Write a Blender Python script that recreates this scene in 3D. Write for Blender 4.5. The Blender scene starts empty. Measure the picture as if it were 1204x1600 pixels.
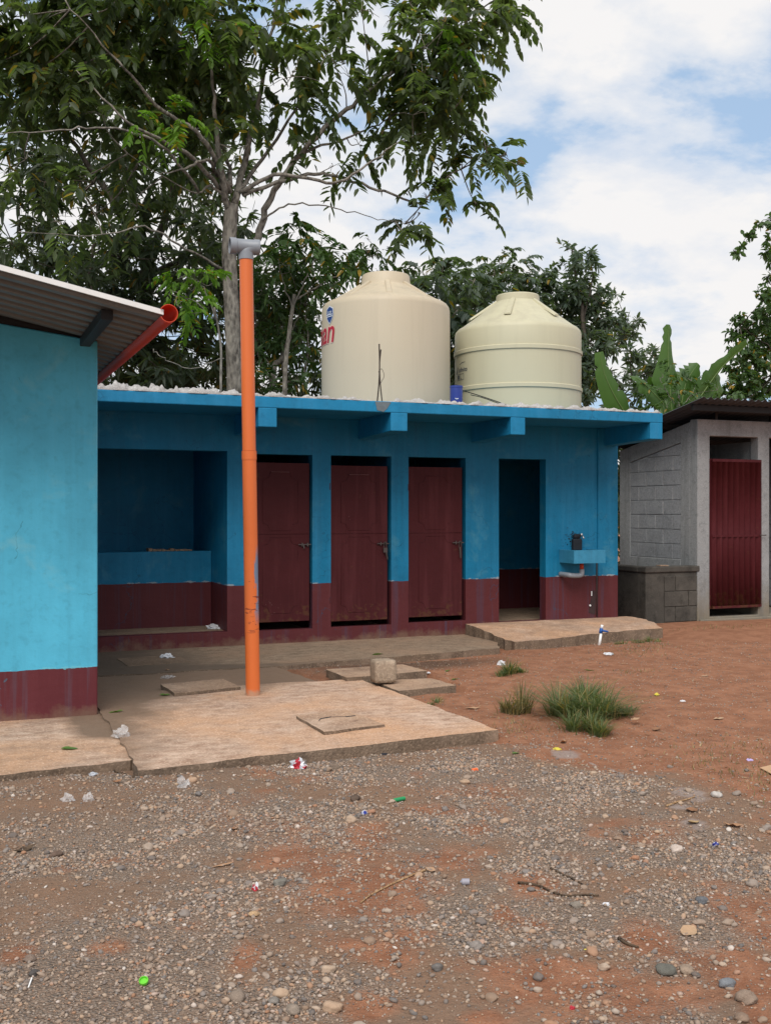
import bpy, bmesh, math, random
import numpy as np
from mathutils import Vector, Matrix

R = math.radians
rng = np.random.default_rng(7)
random.seed(7)
scn = bpy.context.scene
COL = scn.collection

# ------------------------------------------------------------------ camera
YAW = R(22.427)
SN, CS = math.sin(YAW), math.cos(YAW)
EYE = 1.55
cam_d = bpy.data.cameras.new('camera')
cam_d.sensor_fit = 'VERTICAL'
cam_d.sensor_height = 36.0
cam_d.sensor_width = 27.0
cam_d.lens = 36.0 * 1650 / 1600
cam_d.shift_y = -2 / 1600
cam_d.clip_start = 0.05
cam_d.clip_end = 3000
cam = bpy.data.objects.new('camera', cam_d)
cam.location = (0, 0, EYE)
cam.rotation_euler = (R(90), 0, -YAW)
COL.objects.link(cam)
scn.camera = cam

# ------------------------------------------------------------------ sky, sun, exposure
SUN_EL, SUN_AZ = 48.0, 212.0            # azimuth clockwise from +Y: behind the photographer, a little left
world = bpy.data.worlds.new('World')
scn.world = world
world.use_nodes = True
wt = world.node_tree
wt.nodes.clear()


def nd(nt, kind, ins=None, **props):
    n = nt.nodes.new(kind)
    for k, v in props.items():
        setattr(n, k, v)
    for k, v in (ins or {}).items():
        s = n.inputs[k]
        if isinstance(v, bpy.types.NodeSocket):
            nt.links.new(v, s)
        else:
            s.default_value = v
    return n


def ramp(nt, fac, stops, interp='LINEAR'):
    n = nt.nodes.new('ShaderNodeValToRGB')
    nt.links.new(fac, n.inputs[0])
    cr = n.color_ramp
    cr.interpolation = interp
    while len(cr.elements) < len(stops):
        cr.elements.new(0.5)
    for e, (p, c) in zip(cr.elements, stops):
        e.position = p
        e.color = tuple(c) + (1,) if len(c) == 3 else c
    return n.outputs[0]


def math_n(nt, op, a, b=None, c=None, clamp=False):
    n = nt.nodes.new('ShaderNodeMath')
    n.operation = op
    n.use_clamp = clamp
    for i, v in enumerate((a, b, c)):
        if v is None:
            continue
        if isinstance(v, bpy.types.NodeSocket):
            nt.links.new(v, n.inputs[i])
        else:
            n.inputs[i].default_value = v
    return n.outputs[0]


def mixc(nt, fac, a, b, blend='MIX'):
    n = nt.nodes.new('ShaderNodeMix')
    n.data_type = 'RGBA'
    n.blend_type = blend
    for i, v in ((0, fac), (6, a), (7, b)):
        if isinstance(v, bpy.types.NodeSocket):
            nt.links.new(v, n.inputs[i])
        elif i == 0:
            n.inputs[0].default_value = v
        else:
            n.inputs[i].default_value = tuple(v) + (1,) if len(v) == 3 else v
    return n.outputs[2]


def noise(nt, vec, scale, detail=4, rough=0.55, dist=0.0):
    return nd(nt, 'ShaderNodeTexNoise', {'Vector': vec, 'Scale': scale, 'Detail': detail, 'Roughness': rough, 'Distortion': dist}).outputs[0]


sky = nd(wt, 'ShaderNodeTexSky', sky_type='NISHITA', sun_disc=False, sun_elevation=R(SUN_EL), sun_rotation=R(SUN_AZ), air_density=1.0, dust_density=1.0, ozone_density=1.0)
tc = nd(wt, 'ShaderNodeTexCoord')
sep = nd(wt, 'ShaderNodeSeparateXYZ', {0: tc.outputs['Generated']})
den = math_n(wt, 'ADD', math_n(wt, 'MAXIMUM', sep.outputs[2], 0.0), 0.22)
cu = math_n(wt, 'DIVIDE', sep.outputs[0], den)
cv = math_n(wt, 'DIVIDE', sep.outputs[1], den)
cvec = nd(wt, 'ShaderNodeCombineXYZ', {0: cu, 1: cv, 2: 42.6}).outputs[0]
n1 = noise(wt, cvec, 1.7, 9, 0.54, 0.15)
n2 = noise(wt, cvec, 4.0, 7, 0.6, 0.1)
cover = math_n(wt, 'ADD', math_n(wt, 'MULTIPLY', n1, 0.82), math_n(wt, 'MULTIPLY', n2, 0.18))
cmask = ramp(wt, cover, [(0.415, (0, 0, 0)), (0.455, (.6,) * 3), (0.515, (1, 1, 1))])
cshade = ramp(wt, n2, [(0.30, (7.6, 8.0, 8.75)), (0.53, (9.3, 9.15, 9.1))])
skyblue = mixc(wt, 1.0, sky.outputs[0], (1.0, 1.08, 1.18), 'MULTIPLY')
skyblue = mixc(wt, 0.72, skyblue, (4.9, 6.7, 9.0))
cloudy = mixc(wt, cmask, skyblue, cshade)
bg = nd(wt, 'ShaderNodeBackground', {'Color': cloudy, 'Strength': 0.1})
nd(wt, 'ShaderNodeOutputWorld', {0: bg.outputs[0]})

sun_d = bpy.data.lights.new('sun', 'SUN')
sun_d.energy = 3.0
sun_d.angle = R(38)
sun_d.color = (1.0, 0.95, 0.88)
sun = bpy.data.objects.new('sun', sun_d)
to_sun = Vector((math.sin(R(SUN_AZ)) * math.cos(R(SUN_EL)), math.cos(R(SUN_AZ)) * math.cos(R(SUN_EL)), math.sin(R(SUN_EL))))
sun.rotation_euler = to_sun.to_track_quat('Z', 'Y').to_euler()
sun.location = to_sun * 60
COL.objects.link(sun)
scn.view_settings.view_transform = 'Standard'
scn.view_settings.look = 'None'
scn.view_settings.gamma = 1
scn.view_settings.exposure = 0.0
scn.view_settings.use_curve_mapping = False


# ------------------------------------------------------------------ helpers
def at(px, py, Y):
    """A surveyed point: where the line of sight through that spot meets the vertical plane Y."""
    t = (px - 602) / 1650
    a, b = SN + t * CS, CS - t * SN
    d = Y / b
    return Vector((a * d, Y, EYE - (py - 798) / 1650 * d))


def on_ground(px, py, z=0.0):
    t = (px - 602) / 1650
    d = 1650 * (EYE - z) / (py - 798)
    return Vector(((SN + t * CS) * d, (CS - t * SN) * d, z))


def link(name, me, parent=None, mats=(), smooth=False):
    o = bpy.data.objects.new(name, me)
    COL.objects.link(o)
    if parent is not None:
        o.parent = parent
    for m in mats:
        me.materials.append(m)
    if smooth:
        me.shade_smooth()
    return o


def tag(o, label=None, cat=None, group=None, kind=None):
    for k, v in (('label', label), ('category', cat), ('group', group), ('kind', kind)):
        if v:
            o[k] = v
    return o


def empty(name, loc, label, cat, group=None):
    o = bpy.data.objects.new(name, None)
    o.location = loc
    COL.objects.link(o)
    return tag(o, label, cat, group)


def world_child(o, parent):
    """parents a mesh that is already written in world metres"""
    o.parent = parent
    o.matrix_parent_inverse = Matrix.Translation(-Vector(parent.location))
    return o


class MB:
    def __init__(self):
        self.v, self.f, self.m = [], [], []

    def add(self, vs, fs, mi=0):
        o = len(self.v)
        self.v += [tuple(p) for p in vs]
        self.f += [tuple(i + o for i in f) for f in fs]
        self.m += [mi] * len(fs)
        return self

    def box(self, a, b, mi=0):
        x0, y0, z0 = a
        x1, y1, z1 = b
        vs = [(x0, y0, z0), (x1, y0, z0), (x1, y1, z0), (x0, y1, z0), (x0, y0, z1), (x1, y0, z1), (x1, y1, z1), (x0, y1, z1)]
        return self.add(vs, [(3, 2, 1, 0), (4, 5, 6, 7), (0, 1, 5, 4), (1, 2, 6, 5), (2, 3, 7, 6), (3, 0, 4, 7)], mi)

    def prism(self, pts, z0, z1, mi=0):
        """pts: xy or xyz (z of its own top) polygon, counter-clockwise"""
        n = len(pts)
        vs = [(p[0], p[1], z0) for p in pts] + [(p[0], p[1], p[2] if len(p) > 2 else z1) for p in pts]
        fs = [tuple(range(n - 1, -1, -1)), tuple(range(n, 2 * n))]
        fs += [(i, (i + 1) % n, n + (i + 1) % n, n + i) for i in range(n)]
        return self.add(vs, fs, mi)

    def tube(self, pts, rad, n=10, mi=0, caps=True):
        pts = [Vector(p) for p in pts]
        if not hasattr(rad, '__len__'):
            rad = [rad] * len(pts)
        vs, fs = [], []
        prev = None
        for i, p in enumerate(pts):
            t = (pts[min(i + 1, len(pts) - 1)] - pts[max(i - 1, 0)])
            if t.length < 1e-9:
                t = Vector((0, 0, 1))
            t.normalize()
            if prev is None:
                prev = t.orthogonal().normalized()
            u = (prev - t * prev.dot(t))
            u = u.normalized() if u.length > 1e-6 else t.orthogonal().normalized()
            prev = u
            w = t.cross(u)
            for k in range(n):
                a = 2 * math.pi * k / n
                vs.append(p + (u * math.cos(a) + w * math.sin(a)) * rad[i])
        for i in range(len(pts) - 1):
            for k in range(n):
                k2 = (k + 1) % n
                fs.append((i * n + k, i * n + k2, (i + 1) * n + k2, (i + 1) * n + k))
        if caps:
            fs.append(tuple(range(n - 1, -1, -1)))
            fs.append(tuple((len(pts) - 1) * n + k for k in range(n)))
        return self.add(vs, fs, mi)

    def lathe(self, c, prof, n=48, mi=0):
        vs, fs = [], []
        for r, z in prof:
            for k in range(n):
                a = 2 * math.pi * k / n
                vs.append((c[0] + r * math.cos(a), c[1] + r * math.sin(a), c[2] + z))
        for i in range(len(prof) - 1):
            for k in range(n):
                k2 = (k + 1) % n
                fs.append((i * n + k, i * n + k2, (i + 1) * n + k2, (i + 1) * n + k))
        return self.add(vs, fs, mi)

    def build(self, name, mats, parent=None, smooth=False, bevel=0.0, label=None, auto=None):
        me = bpy.data.meshes.new(name)
        me.from_pydata(self.v, [], self.f)
        mats = mats if isinstance(mats, (list, tuple)) else [mats]
        o = link(name, me, None, mats, smooth)
        me.polygons.foreach_set('material_index', self.m)
        if auto:
            me.shade_smooth()
            try:
                me.set_sharp_from_angle(angle=R(auto))
            except Exception:
                pass
        if bevel:
            b = o.modifiers.new('edge', 'BEVEL')
            b.width = bevel
            b.segments = 2
            b.limit_method = 'ANGLE'
            b.angle_limit = R(40)
        if parent is not None:
            world_child(o, parent)
        if label:
            o['label'] = label
        return o


def smooth_path(pts, n=6):
    """Catmull-Rom through the points"""
    pts = [Vector(p) for p in pts]
    if len(pts) < 3:
        return [pts[0].lerp(pts[-1], i / n) for i in range(n + 1)]
    q = [pts[0] * 2 - pts[1]] + pts + [pts[-1] * 2 - pts[-2]]
    out = []
    for i in range(1, len(q) - 2):
        for k in range(n):
            t = k / n
            a, b, c, d = q[i - 1], q[i], q[i + 1], q[i + 2]
            out.append(0.5 * ((2 * b) + (c - a) * t + (2 * a - 5 * b + 4 * c - d) * t * t + (3 * b - a - 3 * c + d) * t ** 3))
    out.append(pts[-1])
    return out


# lattice noise for the ground and rough edges
_lat = np.random.default_rng(3).random((256, 256))


def vnoise(x, y):
    x = np.asarray(x, float)
    y = np.asarray(y, float)
    xi, yi = np.floor(x).astype(int), np.floor(y).astype(int)
    fx, fy = x - xi, y - yi
    fx, fy = fx * fx * (3 - 2 * fx), fy * fy * (3 - 2 * fy)
    g = lambda a, b: _lat[a & 255, b & 255]
    return (g(xi, yi) * (1 - fx) + g(xi + 1, yi) * fx) * (1 - fy) + (g(xi, yi + 1) * (1 - fx) + g(xi + 1, yi + 1) * fx) * fy


def fbm(x, y, s, o=4, seed=0):
    t, a, w = 0.0, 1.0, 0.0
    for i in range(o):
        t = t + a * vnoise(np.asarray(x) * s + 17.3 * i + seed * 31.7, np.asarray(y) * s + 9.1 * i + seed * 12.9)
        w += a
        a *= 0.5
        s *= 2.03
    return t / w


def sstep(a, b, x):
    t = np.clip((x - a) / (b - a), 0, 1)
    return t * t * (3 - 2 * t)


# ------------------------------------------------------------------ materials
def new_mat(name):
    m = bpy.data.materials.new(name)
    m.use_nodes = True
    nt = m.node_tree
    nt.nodes.clear()
    return m, nt


def finish(nt, col, rough=0.8, bump=None, bstr=0.3, bdist=0.01, metal=0.0, spec=0.3, extra=None):
    p = nd(nt, 'ShaderNodeBsdfPrincipled', {'Roughness': rough, 'Metallic': metal, 'Specular IOR Level': spec})
    if isinstance(col, bpy.types.NodeSocket):
        nt.links.new(col, p.inputs['Base Color'])
    else:
        p.inputs['Base Color'].default_value = tuple(col) + (1,)
    if bump is not None:
        b = nd(nt, 'ShaderNodeBump', {'Height': bump, 'Strength': bstr, 'Distance': bdist})
        nt.links.new(b.outputs[0], p.inputs['Normal'])
    sh = p.outputs[0]
    if extra:
        sh = extra(nt, sh)
    nd(nt, 'ShaderNodeOutputMaterial', {0: sh})
    return p


def wpos(nt):
    g = nd(nt, 'ShaderNodeNewGeometry')
    return g.outputs['Position'], nd(nt, 'ShaderNodeSeparateXYZ', {0: g.outputs['Position']})


def mat_plain(name, col, rough=0.7, var=0.12, scale=12, metal=0.0, spec=0.3, bstr=0.15, bdist=0.004):
    m, nt = new_mat(name)
    P, _ = wpos(nt)
    n = noise(nt, P, scale, 5, 0.6)
    c = mixc(nt, n, [x * (1 - var) for x in col], [min(1, x * (1 + var)) for x in col])
    finish(nt, c, rough, noise(nt, P, scale * 6, 4), bstr, bdist, metal, spec)
    return m


def mat_paint(name, top, band, zb, chips=0.5, worn=(0.55, 0.6, 0.58), streak=0.5, bdist=0.008, patch=None):
    m, nt = new_mat(name)
    P, s = wpos(nt)
    big = noise(nt, P, 1.6, 6, 0.6)
    fine = noise(nt, P, 14, 5, 0.65)
    vstr = nd(nt, 'ShaderNodeMapping', {'Vector': P, 'Scale': (9.0, 9.0, 0.7)}).outputs[0]
    st = noise(nt, vstr, 1.0, 5, 0.6)
    a = mixc(nt, ramp(nt, big, [(0.3, (0, 0, 0)), (0.7, (1, 1, 1))]), [x * 0.80 for x in top], [min(1, x * 1.12) for x in top])
    a = mixc(nt, math_n(nt, 'MULTIPLY', ramp(nt, st, [(0.45, (0, 0, 0)), (0.75, (1, 1, 1))]), 0.35 * streak), a, [min(1, x * 1.25 + 0.035) for x in top])
    a = mixc(nt, math_n(nt, 'MULTIPLY', ramp(nt, fine, [(0.52, (0, 0, 0)), (0.74, (1, 1, 1))]), 0.45), a, [x * 0.6 for x in top])
    if patch:                                   # faded, rubbed plaster where water ran
        pn = noise(nt, P, 2.6, 6, 0.62, 0.4)
        a = mixc(nt, math_n(nt, 'MULTIPLY', ramp(nt, pn, [(0.55, (0, 0, 0)), (0.68, (1, 1, 1))]), 0.75), a, patch)
    b = mixc(nt, big, [x * 0.82 for x in band], [min(1, x * 1.2) for x in band])
    b = mixc(nt, math_n(nt, 'MULTIPLY', ramp(nt, st, [(0.5, (0, 0, 0)), (0.8, (1, 1, 1))]), 0.25), b, [x * 1.5 + 0.02 for x in band])
    wob = math_n(nt, 'MULTIPLY', math_n(nt, 'SUBTRACT', noise(nt, P, 7, 3), 0.5), 0.018)
    zz = math_n(nt, 'ADD', s.outputs[2], wob)
    isb = math_n(nt, 'LESS_THAN', zz, zb)
    c = mixc(nt, isb, a, b)
    wv = nd(nt, 'ShaderNodeVectorMath', {0: P, 1: nd(nt, 'ShaderNodeTexNoise', {'Vector': P, 'Scale': 2.5, 'Detail': 4.0}).outputs['Color']}, operation='ADD').outputs[0]
    ck = nd(nt, 'ShaderNodeTexVoronoi', {'Vector': wv, 'Scale': 0.8}, feature='DISTANCE_TO_EDGE').outputs['Distance']
    ckm = math_n(nt, 'MULTIPLY', math_n(nt, 'LESS_THAN', ck, 0.0035), math_n(nt, 'GREATER_THAN', noise(nt, P, 1.3, 3), 0.52))
    c = mixc(nt, math_n(nt, 'MULTIPLY', ckm, 0.45), c, [x * .35 for x in top])
    v2 = nd(nt, 'ShaderNodeMapping', {'Vector': P, 'Scale': (16.0, 16.0, 0.5)}).outputs[0]
    rain = math_n(nt, 'MULTIPLY', ramp(nt, noise(nt, v2, 1.0, 5, .65), [(0.52, (0, 0, 0)), (0.7, (1, 1, 1))]), 0.28 * streak)
    c = mixc(nt, rain, c, [x * .5 + .01 for x in top])
    # mud splashed up from the ground
    md = math_n(nt, 'ADD', s.outputs[2], math_n(nt, 'MULTIPLY', math_n(nt, 'SUBTRACT', noise(nt, P, 5, 6, 0.7), 0.5), 0.45))
    mud = ramp(nt, math_n(nt, 'SUBTRACT', md, 0.0), [(-0.02 + 0.02, (0.55,) * 3), (0.11, (0, 0, 0))])
    c = mixc(nt, mud, c, (0.20, 0.13, 0.085))
    # chips and specks
    vo = nd(nt, 'ShaderNodeTexVoronoi', {'Vector': P, 'Scale': 16.0, 'Randomness': 1.0})
    sp = math_n(nt, 'LESS_THAN', vo.outputs['Distance'], math_n(nt, 'MULTIPLY', math_n(nt, 'SUBTRACT', noise(nt, P, 3.1, 3), 0.52), 0.55 * chips))
    c = mixc(nt, math_n(nt, 'MULTIPLY', sp, 0.6), c, worn)
    near = math_n(nt, 'MULTIPLY', math_n(nt, 'LESS_THAN', math_n(nt, 'ABSOLUTE', math_n(nt, 'SUBTRACT', zz, zb + 0.006)), math_n(nt, 'MULTIPLY', math_n(nt, 'SUBTRACT', noise(nt, P, 6.5, 6, .7), 0.50), 0.10)), 1.0)
    c = mixc(nt, math_n(nt, 'MULTIPLY', near, 0.6), c, worn)
    tv = nd(nt, 'ShaderNodeMapping', {'Vector': P, 'Scale': (3.0, 3.0, 7.0), 'Rotation': (0, R(35), 0)}).outputs[0]
    h = math_n(nt, 'ADD', math_n(nt, 'ADD', math_n(nt, 'MULTIPLY', noise(nt, P, 38, 5, 0.65), 0.4), noise(nt, P, 6, 3)), math_n(nt, 'MULTIPLY', noise(nt, tv, 1.0, 5, .6), 1.5))
    finish(nt, c, 0.62, h, 0.45, bdist, 0, 0.3)
    return m


def mat_concrete(name, base, dark, warm, scale=1.0, damp=None, bstr=0.5, streaky=False, foot=None, fleck=0.55):
    m, nt = new_mat(name)
    P, s = wpos(nt)
    V = nd(nt, 'ShaderNodeMapping', {'Vector': P, 'Scale': (2.6, 4.6, 3.0), 'Rotation': (0, 0, R(14))}).outputs[0] if streaky else P
    n1 = noise(nt, V, 2.2 * scale, 7, 0.68)
    n2 = noise(nt, P, 13 * scale, 6, 0.7)
    n3 = noise(nt, P, 0.9 * scale, 5, 0.6, 0.5)
    c = mixc(nt, ramp(nt, n1, [(0.34, (0, 0, 0)), (0.66, (1, 1, 1))]), dark, base)
    c = mixc(nt, ramp(nt, n3, [(0.4, (0, 0, 0)), (0.65, (1, 1, 1))]), c, warm)
    c = mixc(nt, math_n(nt, 'MULTIPLY', ramp(nt, n2, [(0.5, (0, 0, 0)), (0.72, (1, 1, 1))]), 0.55), c, [x * 0.5 for x in dark])
    c = mixc(nt, math_n(nt, 'MULTIPLY', ramp(nt, noise(nt, P, 60, 3), [(0.55, (0, 0, 0)), (0.64, (1, 1, 1))]), fleck), c, [min(1, x * 1.3) for x in base])
    rough = 0.9
    if foot:
        zf = math_n(nt, 'ADD', s.outputs[2], math_n(nt, 'MULTIPLY', math_n(nt, 'SUBTRACT', noise(nt, P, 3.5, 6, .7), 0.5), 0.9))
        c = mixc(nt, ramp(nt, zf, [(0.05, (.85,) * 3), (0.62, (0, 0, 0))]), c, foot)
        vs_ = nd(nt, 'ShaderNodeMapping', {'Vector': P, 'Scale': (6, 6, 0.5)}).outputs[0]
        c = mixc(nt, ramp(nt, noise(nt, vs_, 1.0, 5, .65), [(0.52, (0, 0, 0)), (0.72, (.45,) * 3)]), c, [x * .5 for x in dark])
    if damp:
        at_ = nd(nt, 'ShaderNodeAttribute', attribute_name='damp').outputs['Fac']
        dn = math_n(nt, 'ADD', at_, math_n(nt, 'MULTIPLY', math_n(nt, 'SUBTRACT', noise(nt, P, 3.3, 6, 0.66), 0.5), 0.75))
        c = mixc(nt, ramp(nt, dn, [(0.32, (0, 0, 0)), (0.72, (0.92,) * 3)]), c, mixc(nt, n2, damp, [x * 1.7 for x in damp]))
    finish(nt, c, rough, math_n(nt, 'ADD', n2, noise(nt, P, 70, 3)), bstr, 0.008, 0, 0.2)
    return m


def mat_leaf(name, c0, c1, trans=0.35, yellow=0.03, ycol=(0.30, 0.20, 0.03), rough=0.45):
    m, nt = new_mat(name)
    g = nd(nt, 'ShaderNodeNewGeometry')
    rnd = g.outputs['Random Per Island']
    n = noise(nt, g.outputs['Position'], 0.9, 3)
    f = math_n(nt, 'ADD', math_n(nt, 'MULTIPLY', rnd, 0.6), math_n(nt, 'MULTIPLY', ramp(nt, n, [(0.35, (0, 0, 0)), (0.65, (1, 1, 1))]), 0.4))
    c = mixc(nt, f, c0, c1)
    c = mixc(nt, math_n(nt, 'GREATER_THAN', math_n(nt, 'FRACT', math_n(nt, 'MULTIPLY', rnd, 37.7)), 1 - yellow), c, ycol)
    p = nd(nt, 'ShaderNodeBsdfPrincipled', {'Base Color': c, 'Roughness': rough, 'Specular IOR Level': 0.35})
    t = nd(nt, 'ShaderNodeBsdfTranslucent', {'Color': mixc(nt, 1.0, c, (1.5, 1.7, 0.6), 'MULTIPLY')})
    mx = nd(nt, 'ShaderNodeMixShader', {0: trans, 1: p.outputs[0], 2: t.outputs[0]})
    nd(nt, 'ShaderNodeOutputMaterial', {0: mx.outputs[0]})
    return m


def mat_bark(name, c0, c1, scale=9):
    m, nt = new_mat(name)
    P, _ = wpos(nt)
    v = nd(nt, 'ShaderNodeMapping', {'Vector': P, 'Scale': (1.0, 1.0, 0.45)}).outputs[0]
    n = noise(nt, v, scale, 7, 0.7)
    vo = nd(nt, 'ShaderNodeTexVoronoi', {'Vector': v, 'Scale': scale * 2.2}).outputs['Distance']
    c = mixc(nt, ramp(nt, math_n(nt, 'ADD', n, math_n(nt, 'MULTIPLY', vo, 0.25)), [(0.45, (0, 0, 0)), (0.75, (1, 1, 1))]), c0, c1)
    finish(nt, c, 0.9, math_n(nt, 'ADD', n, vo), 0.8, 0.02, 0, 0.15)
    return m


def mat_tank(name, col):
    m, nt = new_mat(name)
    P, s = wpos(nt)
    c = mixc(nt, noise(nt, P, 1.1, 4), [x * .93 for x in col], [x * 1.05 for x in col])
    v = nd(nt, 'ShaderNodeMapping', {'Vector': P, 'Scale': (7, 7, 0.45)}).outputs[0]
    run = ramp(nt, noise(nt, v, 1.0, 6, .65), [(0.5, (0, 0, 0)), (0.75, (.2,) * 3)])
    c = mixc(nt, run, c, [x * .62 for x in col])
    g = nd(nt, 'ShaderNodeSeparateXYZ', {0: nd(nt, 'ShaderNodeNewGeometry').outputs['Normal']})
    dust = math_n(nt, 'MULTIPLY', ramp(nt, g.outputs[2], [(0.3, (0, 0, 0)), (0.8, (1, 1, 1))]), ramp(nt, noise(nt, P, 5, 6, .7), [(0.42, (0, 0, 0)), (0.65, (.3,) * 3)]))
    c = mixc(nt, dust, c, (0.30, 0.265, 0.21))
    c = mixc(nt, ramp(nt, noise(nt, P, 28, 4, .7), [(0.68, (0, 0, 0)), (0.74, (.35,) * 3)]), c, (0.22, 0.19, 0.15))
    finish(nt, c, 0.5, noise(nt, P, 3, 3), 0.08, 0.01, 0, 0.35)
    return m


M = {}
MAROON = (0.090, 0.016, 0.019)
M['sky_wall'] = mat_paint('light_blue_paint', (0.085, 0.46, 0.66), (0.105, 0.018, 0.024), 0.38, 0.45, (0.16, 0.52, 0.62), 0.5, 0.006, patch=(0.16, 0.48, 0.60))
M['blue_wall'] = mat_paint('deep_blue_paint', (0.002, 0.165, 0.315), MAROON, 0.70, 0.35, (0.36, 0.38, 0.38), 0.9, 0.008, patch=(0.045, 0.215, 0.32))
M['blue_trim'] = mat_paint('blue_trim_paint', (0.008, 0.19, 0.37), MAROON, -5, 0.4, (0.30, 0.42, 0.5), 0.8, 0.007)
M['basin'] = mat_paint('faded_blue_paint', (0.035, 0.22, 0.36), MAROON, -5, 0.5, (0.3, 0.34, 0.34), 0.8, 0.006)
M['mortar'] = mat_concrete('rough_mortar', (0.47, 0.455, 0.44), (0.27, 0.26, 0.255), (0.41, 0.40, 0.39), 2.0, None, 1.0)
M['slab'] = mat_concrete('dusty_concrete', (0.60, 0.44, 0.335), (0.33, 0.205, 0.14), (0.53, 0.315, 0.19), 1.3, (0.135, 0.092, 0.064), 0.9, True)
M['apron'] = mat_concrete('damp_concrete', (0.30, 0.22, 0.155), (0.16, 0.115, 0.08), (0.27, 0.18, 0.12), 1.0, (0.095, 0.070, 0.052), 0.8, True)
M['soiled'] = mat_concrete('soiled_edge', (0.27, 0.195, 0.14), (0.10, 0.073, 0.054), (0.17, 0.12, 0.083), 1.8, None, 0.9)
M['lid'] = mat_concrete('lid_concrete', (0.44, 0.31, 0.22), (0.22, 0.145, 0.10), (0.38, 0.25, 0.165), 1.6, None, 0.8)
M['block'] = mat_concrete('grey_block', (0.31, 0.32, 0.33), (0.20, 0.205, 0.215), (0.28, 0.285, 0.295), 2.0, None, 0.8)
M['render'] = mat_concrete('grey_render', (0.305, 0.312, 0.315), (0.215, 0.22, 0.222), (0.27, 0.275, 0.275), 1.2, None, 0.5, False, (0.20, 0.165, 0.115))
M['mortar_bed'] = mat_plain('mortar_joint', (0.42, 0.41, 0.40), 0.9, 0.15, 20)
M['sooty'] = mat_concrete('mouldy_render', (0.15, 0.135, 0.115), (0.014, 0.0135, 0.013), (0.045, 0.041, 0.036), 0.45, None, 0.5, False, None, 0.12)
M['cube'] = mat_concrete('cast_block', (0.40, 0.31, 0.23), (0.24, 0.18, 0.13), (0.34, 0.26, 0.19), 3.0, None, 0.9)
def mat_door(name, col):
    m, nt = new_mat(name)
    P, s = wpos(nt)
    c = mixc(nt, noise(nt, P, 2.2, 5, .6), [x * .78 for x in col], [x * 1.3 for x in col])
    v = nd(nt, 'ShaderNodeMapping', {'Vector': P, 'Scale': (10, 10, .8)}).outputs[0]
    c = mixc(nt, ramp(nt, noise(nt, v, 1.0, 5, .6), [(0.5, (0, 0, 0)), (0.75, (.45,) * 3)]), c, [x * 2.0 + .012 for x in col])
    low = ramp(nt, s.outputs[2], [(0.25, (1, 1, 1)), (0.55, (0, 0, 0))])
    ru = math_n(nt, 'ADD', noise(nt, P, 11, 6, .7), math_n(nt, 'MULTIPLY', low, .16))
    c = mixc(nt, ramp(nt, ru, [(0.64, (0, 0, 0)), (0.70, (.8,) * 3)]), c, (0.085, 0.034, 0.018))
    vo = nd(nt, 'ShaderNodeTexVoronoi', {'Vector': P, 'Scale': 34.0}).outputs['Distance']
    sp = math_n(nt, 'LESS_THAN', vo, math_n(nt, 'ADD', math_n(nt, 'MULTIPLY', math_n(nt, 'SUBTRACT', noise(nt, P, 3.3, 3), 0.60), 0.8), math_n(nt, 'MULTIPLY', low, 0.09)))
    c = mixc(nt, math_n(nt, 'MULTIPLY', sp, .5), c, (0.33, 0.24, 0.22))
    finish(nt, c, 0.6, noise(nt, P, 5, 3), 0.35, 0.02, 0, 0.16)
    return m


M['maroon'] = mat_door('maroon_metal', (0.056, 0.0105, 0.0125))
M['redsheet'] = mat_door('red_corrugated', (0.066, 0.0105, 0.0135))
M['steel'] = mat_plain('dull_steel', (0.10, 0.085, 0.08), 0.5, 0.3, 30, 0.6)
M['chrome'] = mat_plain('bright_tap', (0.55, 0.55, 0.55), 0.25, 0.1, 30, 0.9)
M['bead'] = mat_plain('highlight_bead', (0.17, 0.075, 0.08), 0.4, 0.3, 20, 0, 0.4)  # paler maroon carrying the painted highlight on the door moulding
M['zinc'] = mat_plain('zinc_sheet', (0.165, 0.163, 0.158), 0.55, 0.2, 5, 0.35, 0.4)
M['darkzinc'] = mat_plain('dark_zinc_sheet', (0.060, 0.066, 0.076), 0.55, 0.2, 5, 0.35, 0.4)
M['edgezinc'] = mat_plain('cut_zinc_edge', (0.75, 0.74, 0.72), 0.5, 0.1, 9, 0.2)
M['tar'] = mat_plain('black_steel', (0.018, 0.018, 0.019), 0.55, 0.2, 10)
M['dark'] = mat_plain('grimy_black', (0.014, 0.018, 0.024), 0.7, 0.4, 25)
M['greypvc'] = mat_plain('grey_pvc', (0.22, 0.24, 0.27), 0.4, 0.08, 8, 0, 0.4, 0.03)
M['whitepvc'] = mat_plain('white_pvc', (0.75, 0.75, 0.74), 0.4, 0.08, 20)
M['bluevalve'] = mat_plain('blue_plastic', (0.02, 0.09, 0.32), 0.4, 0.1, 20)
M['bucket'] = mat_plain('blue_drum', (0.018, 0.040, 0.22), 0.35, 0.15, 6, 0, 0.5, 0.05)
M['tank_cream'] = mat_tank('cream_plastic', (0.50, 0.430, 0.315))
M['tank_lime'] = mat_tank('pale_lime_plastic', (0.50, 0.475, 0.335))
M['ink_red'] = mat_plain('red_print', (0.42, 0.012, 0.035), 0.5, 0.05)
M['ink_halo'] = mat_plain('pink_print', (0.72, 0.45, 0.38), 0.5, 0.05)
M['ink_blue'] = mat_plain('blue_print', (0.012, 0.05, 0.20), 0.5, 0.05)
M['ink_white'] = mat_plain('white_print', (0.62, 0.66, 0.72), 0.5, 0.05)
M['ink_dark'] = mat_plain('dark_print', (0.035, 0.05, 0.085), 0.5, 0.05)
M['cable'] = mat_plain('black_cable', (0.02, 0.02, 0.02), 0.6)
M['rust'] = mat_plain('rusty_rod', (0.05, 0.038, 0.03), 0.8, 0.4, 40)


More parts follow.
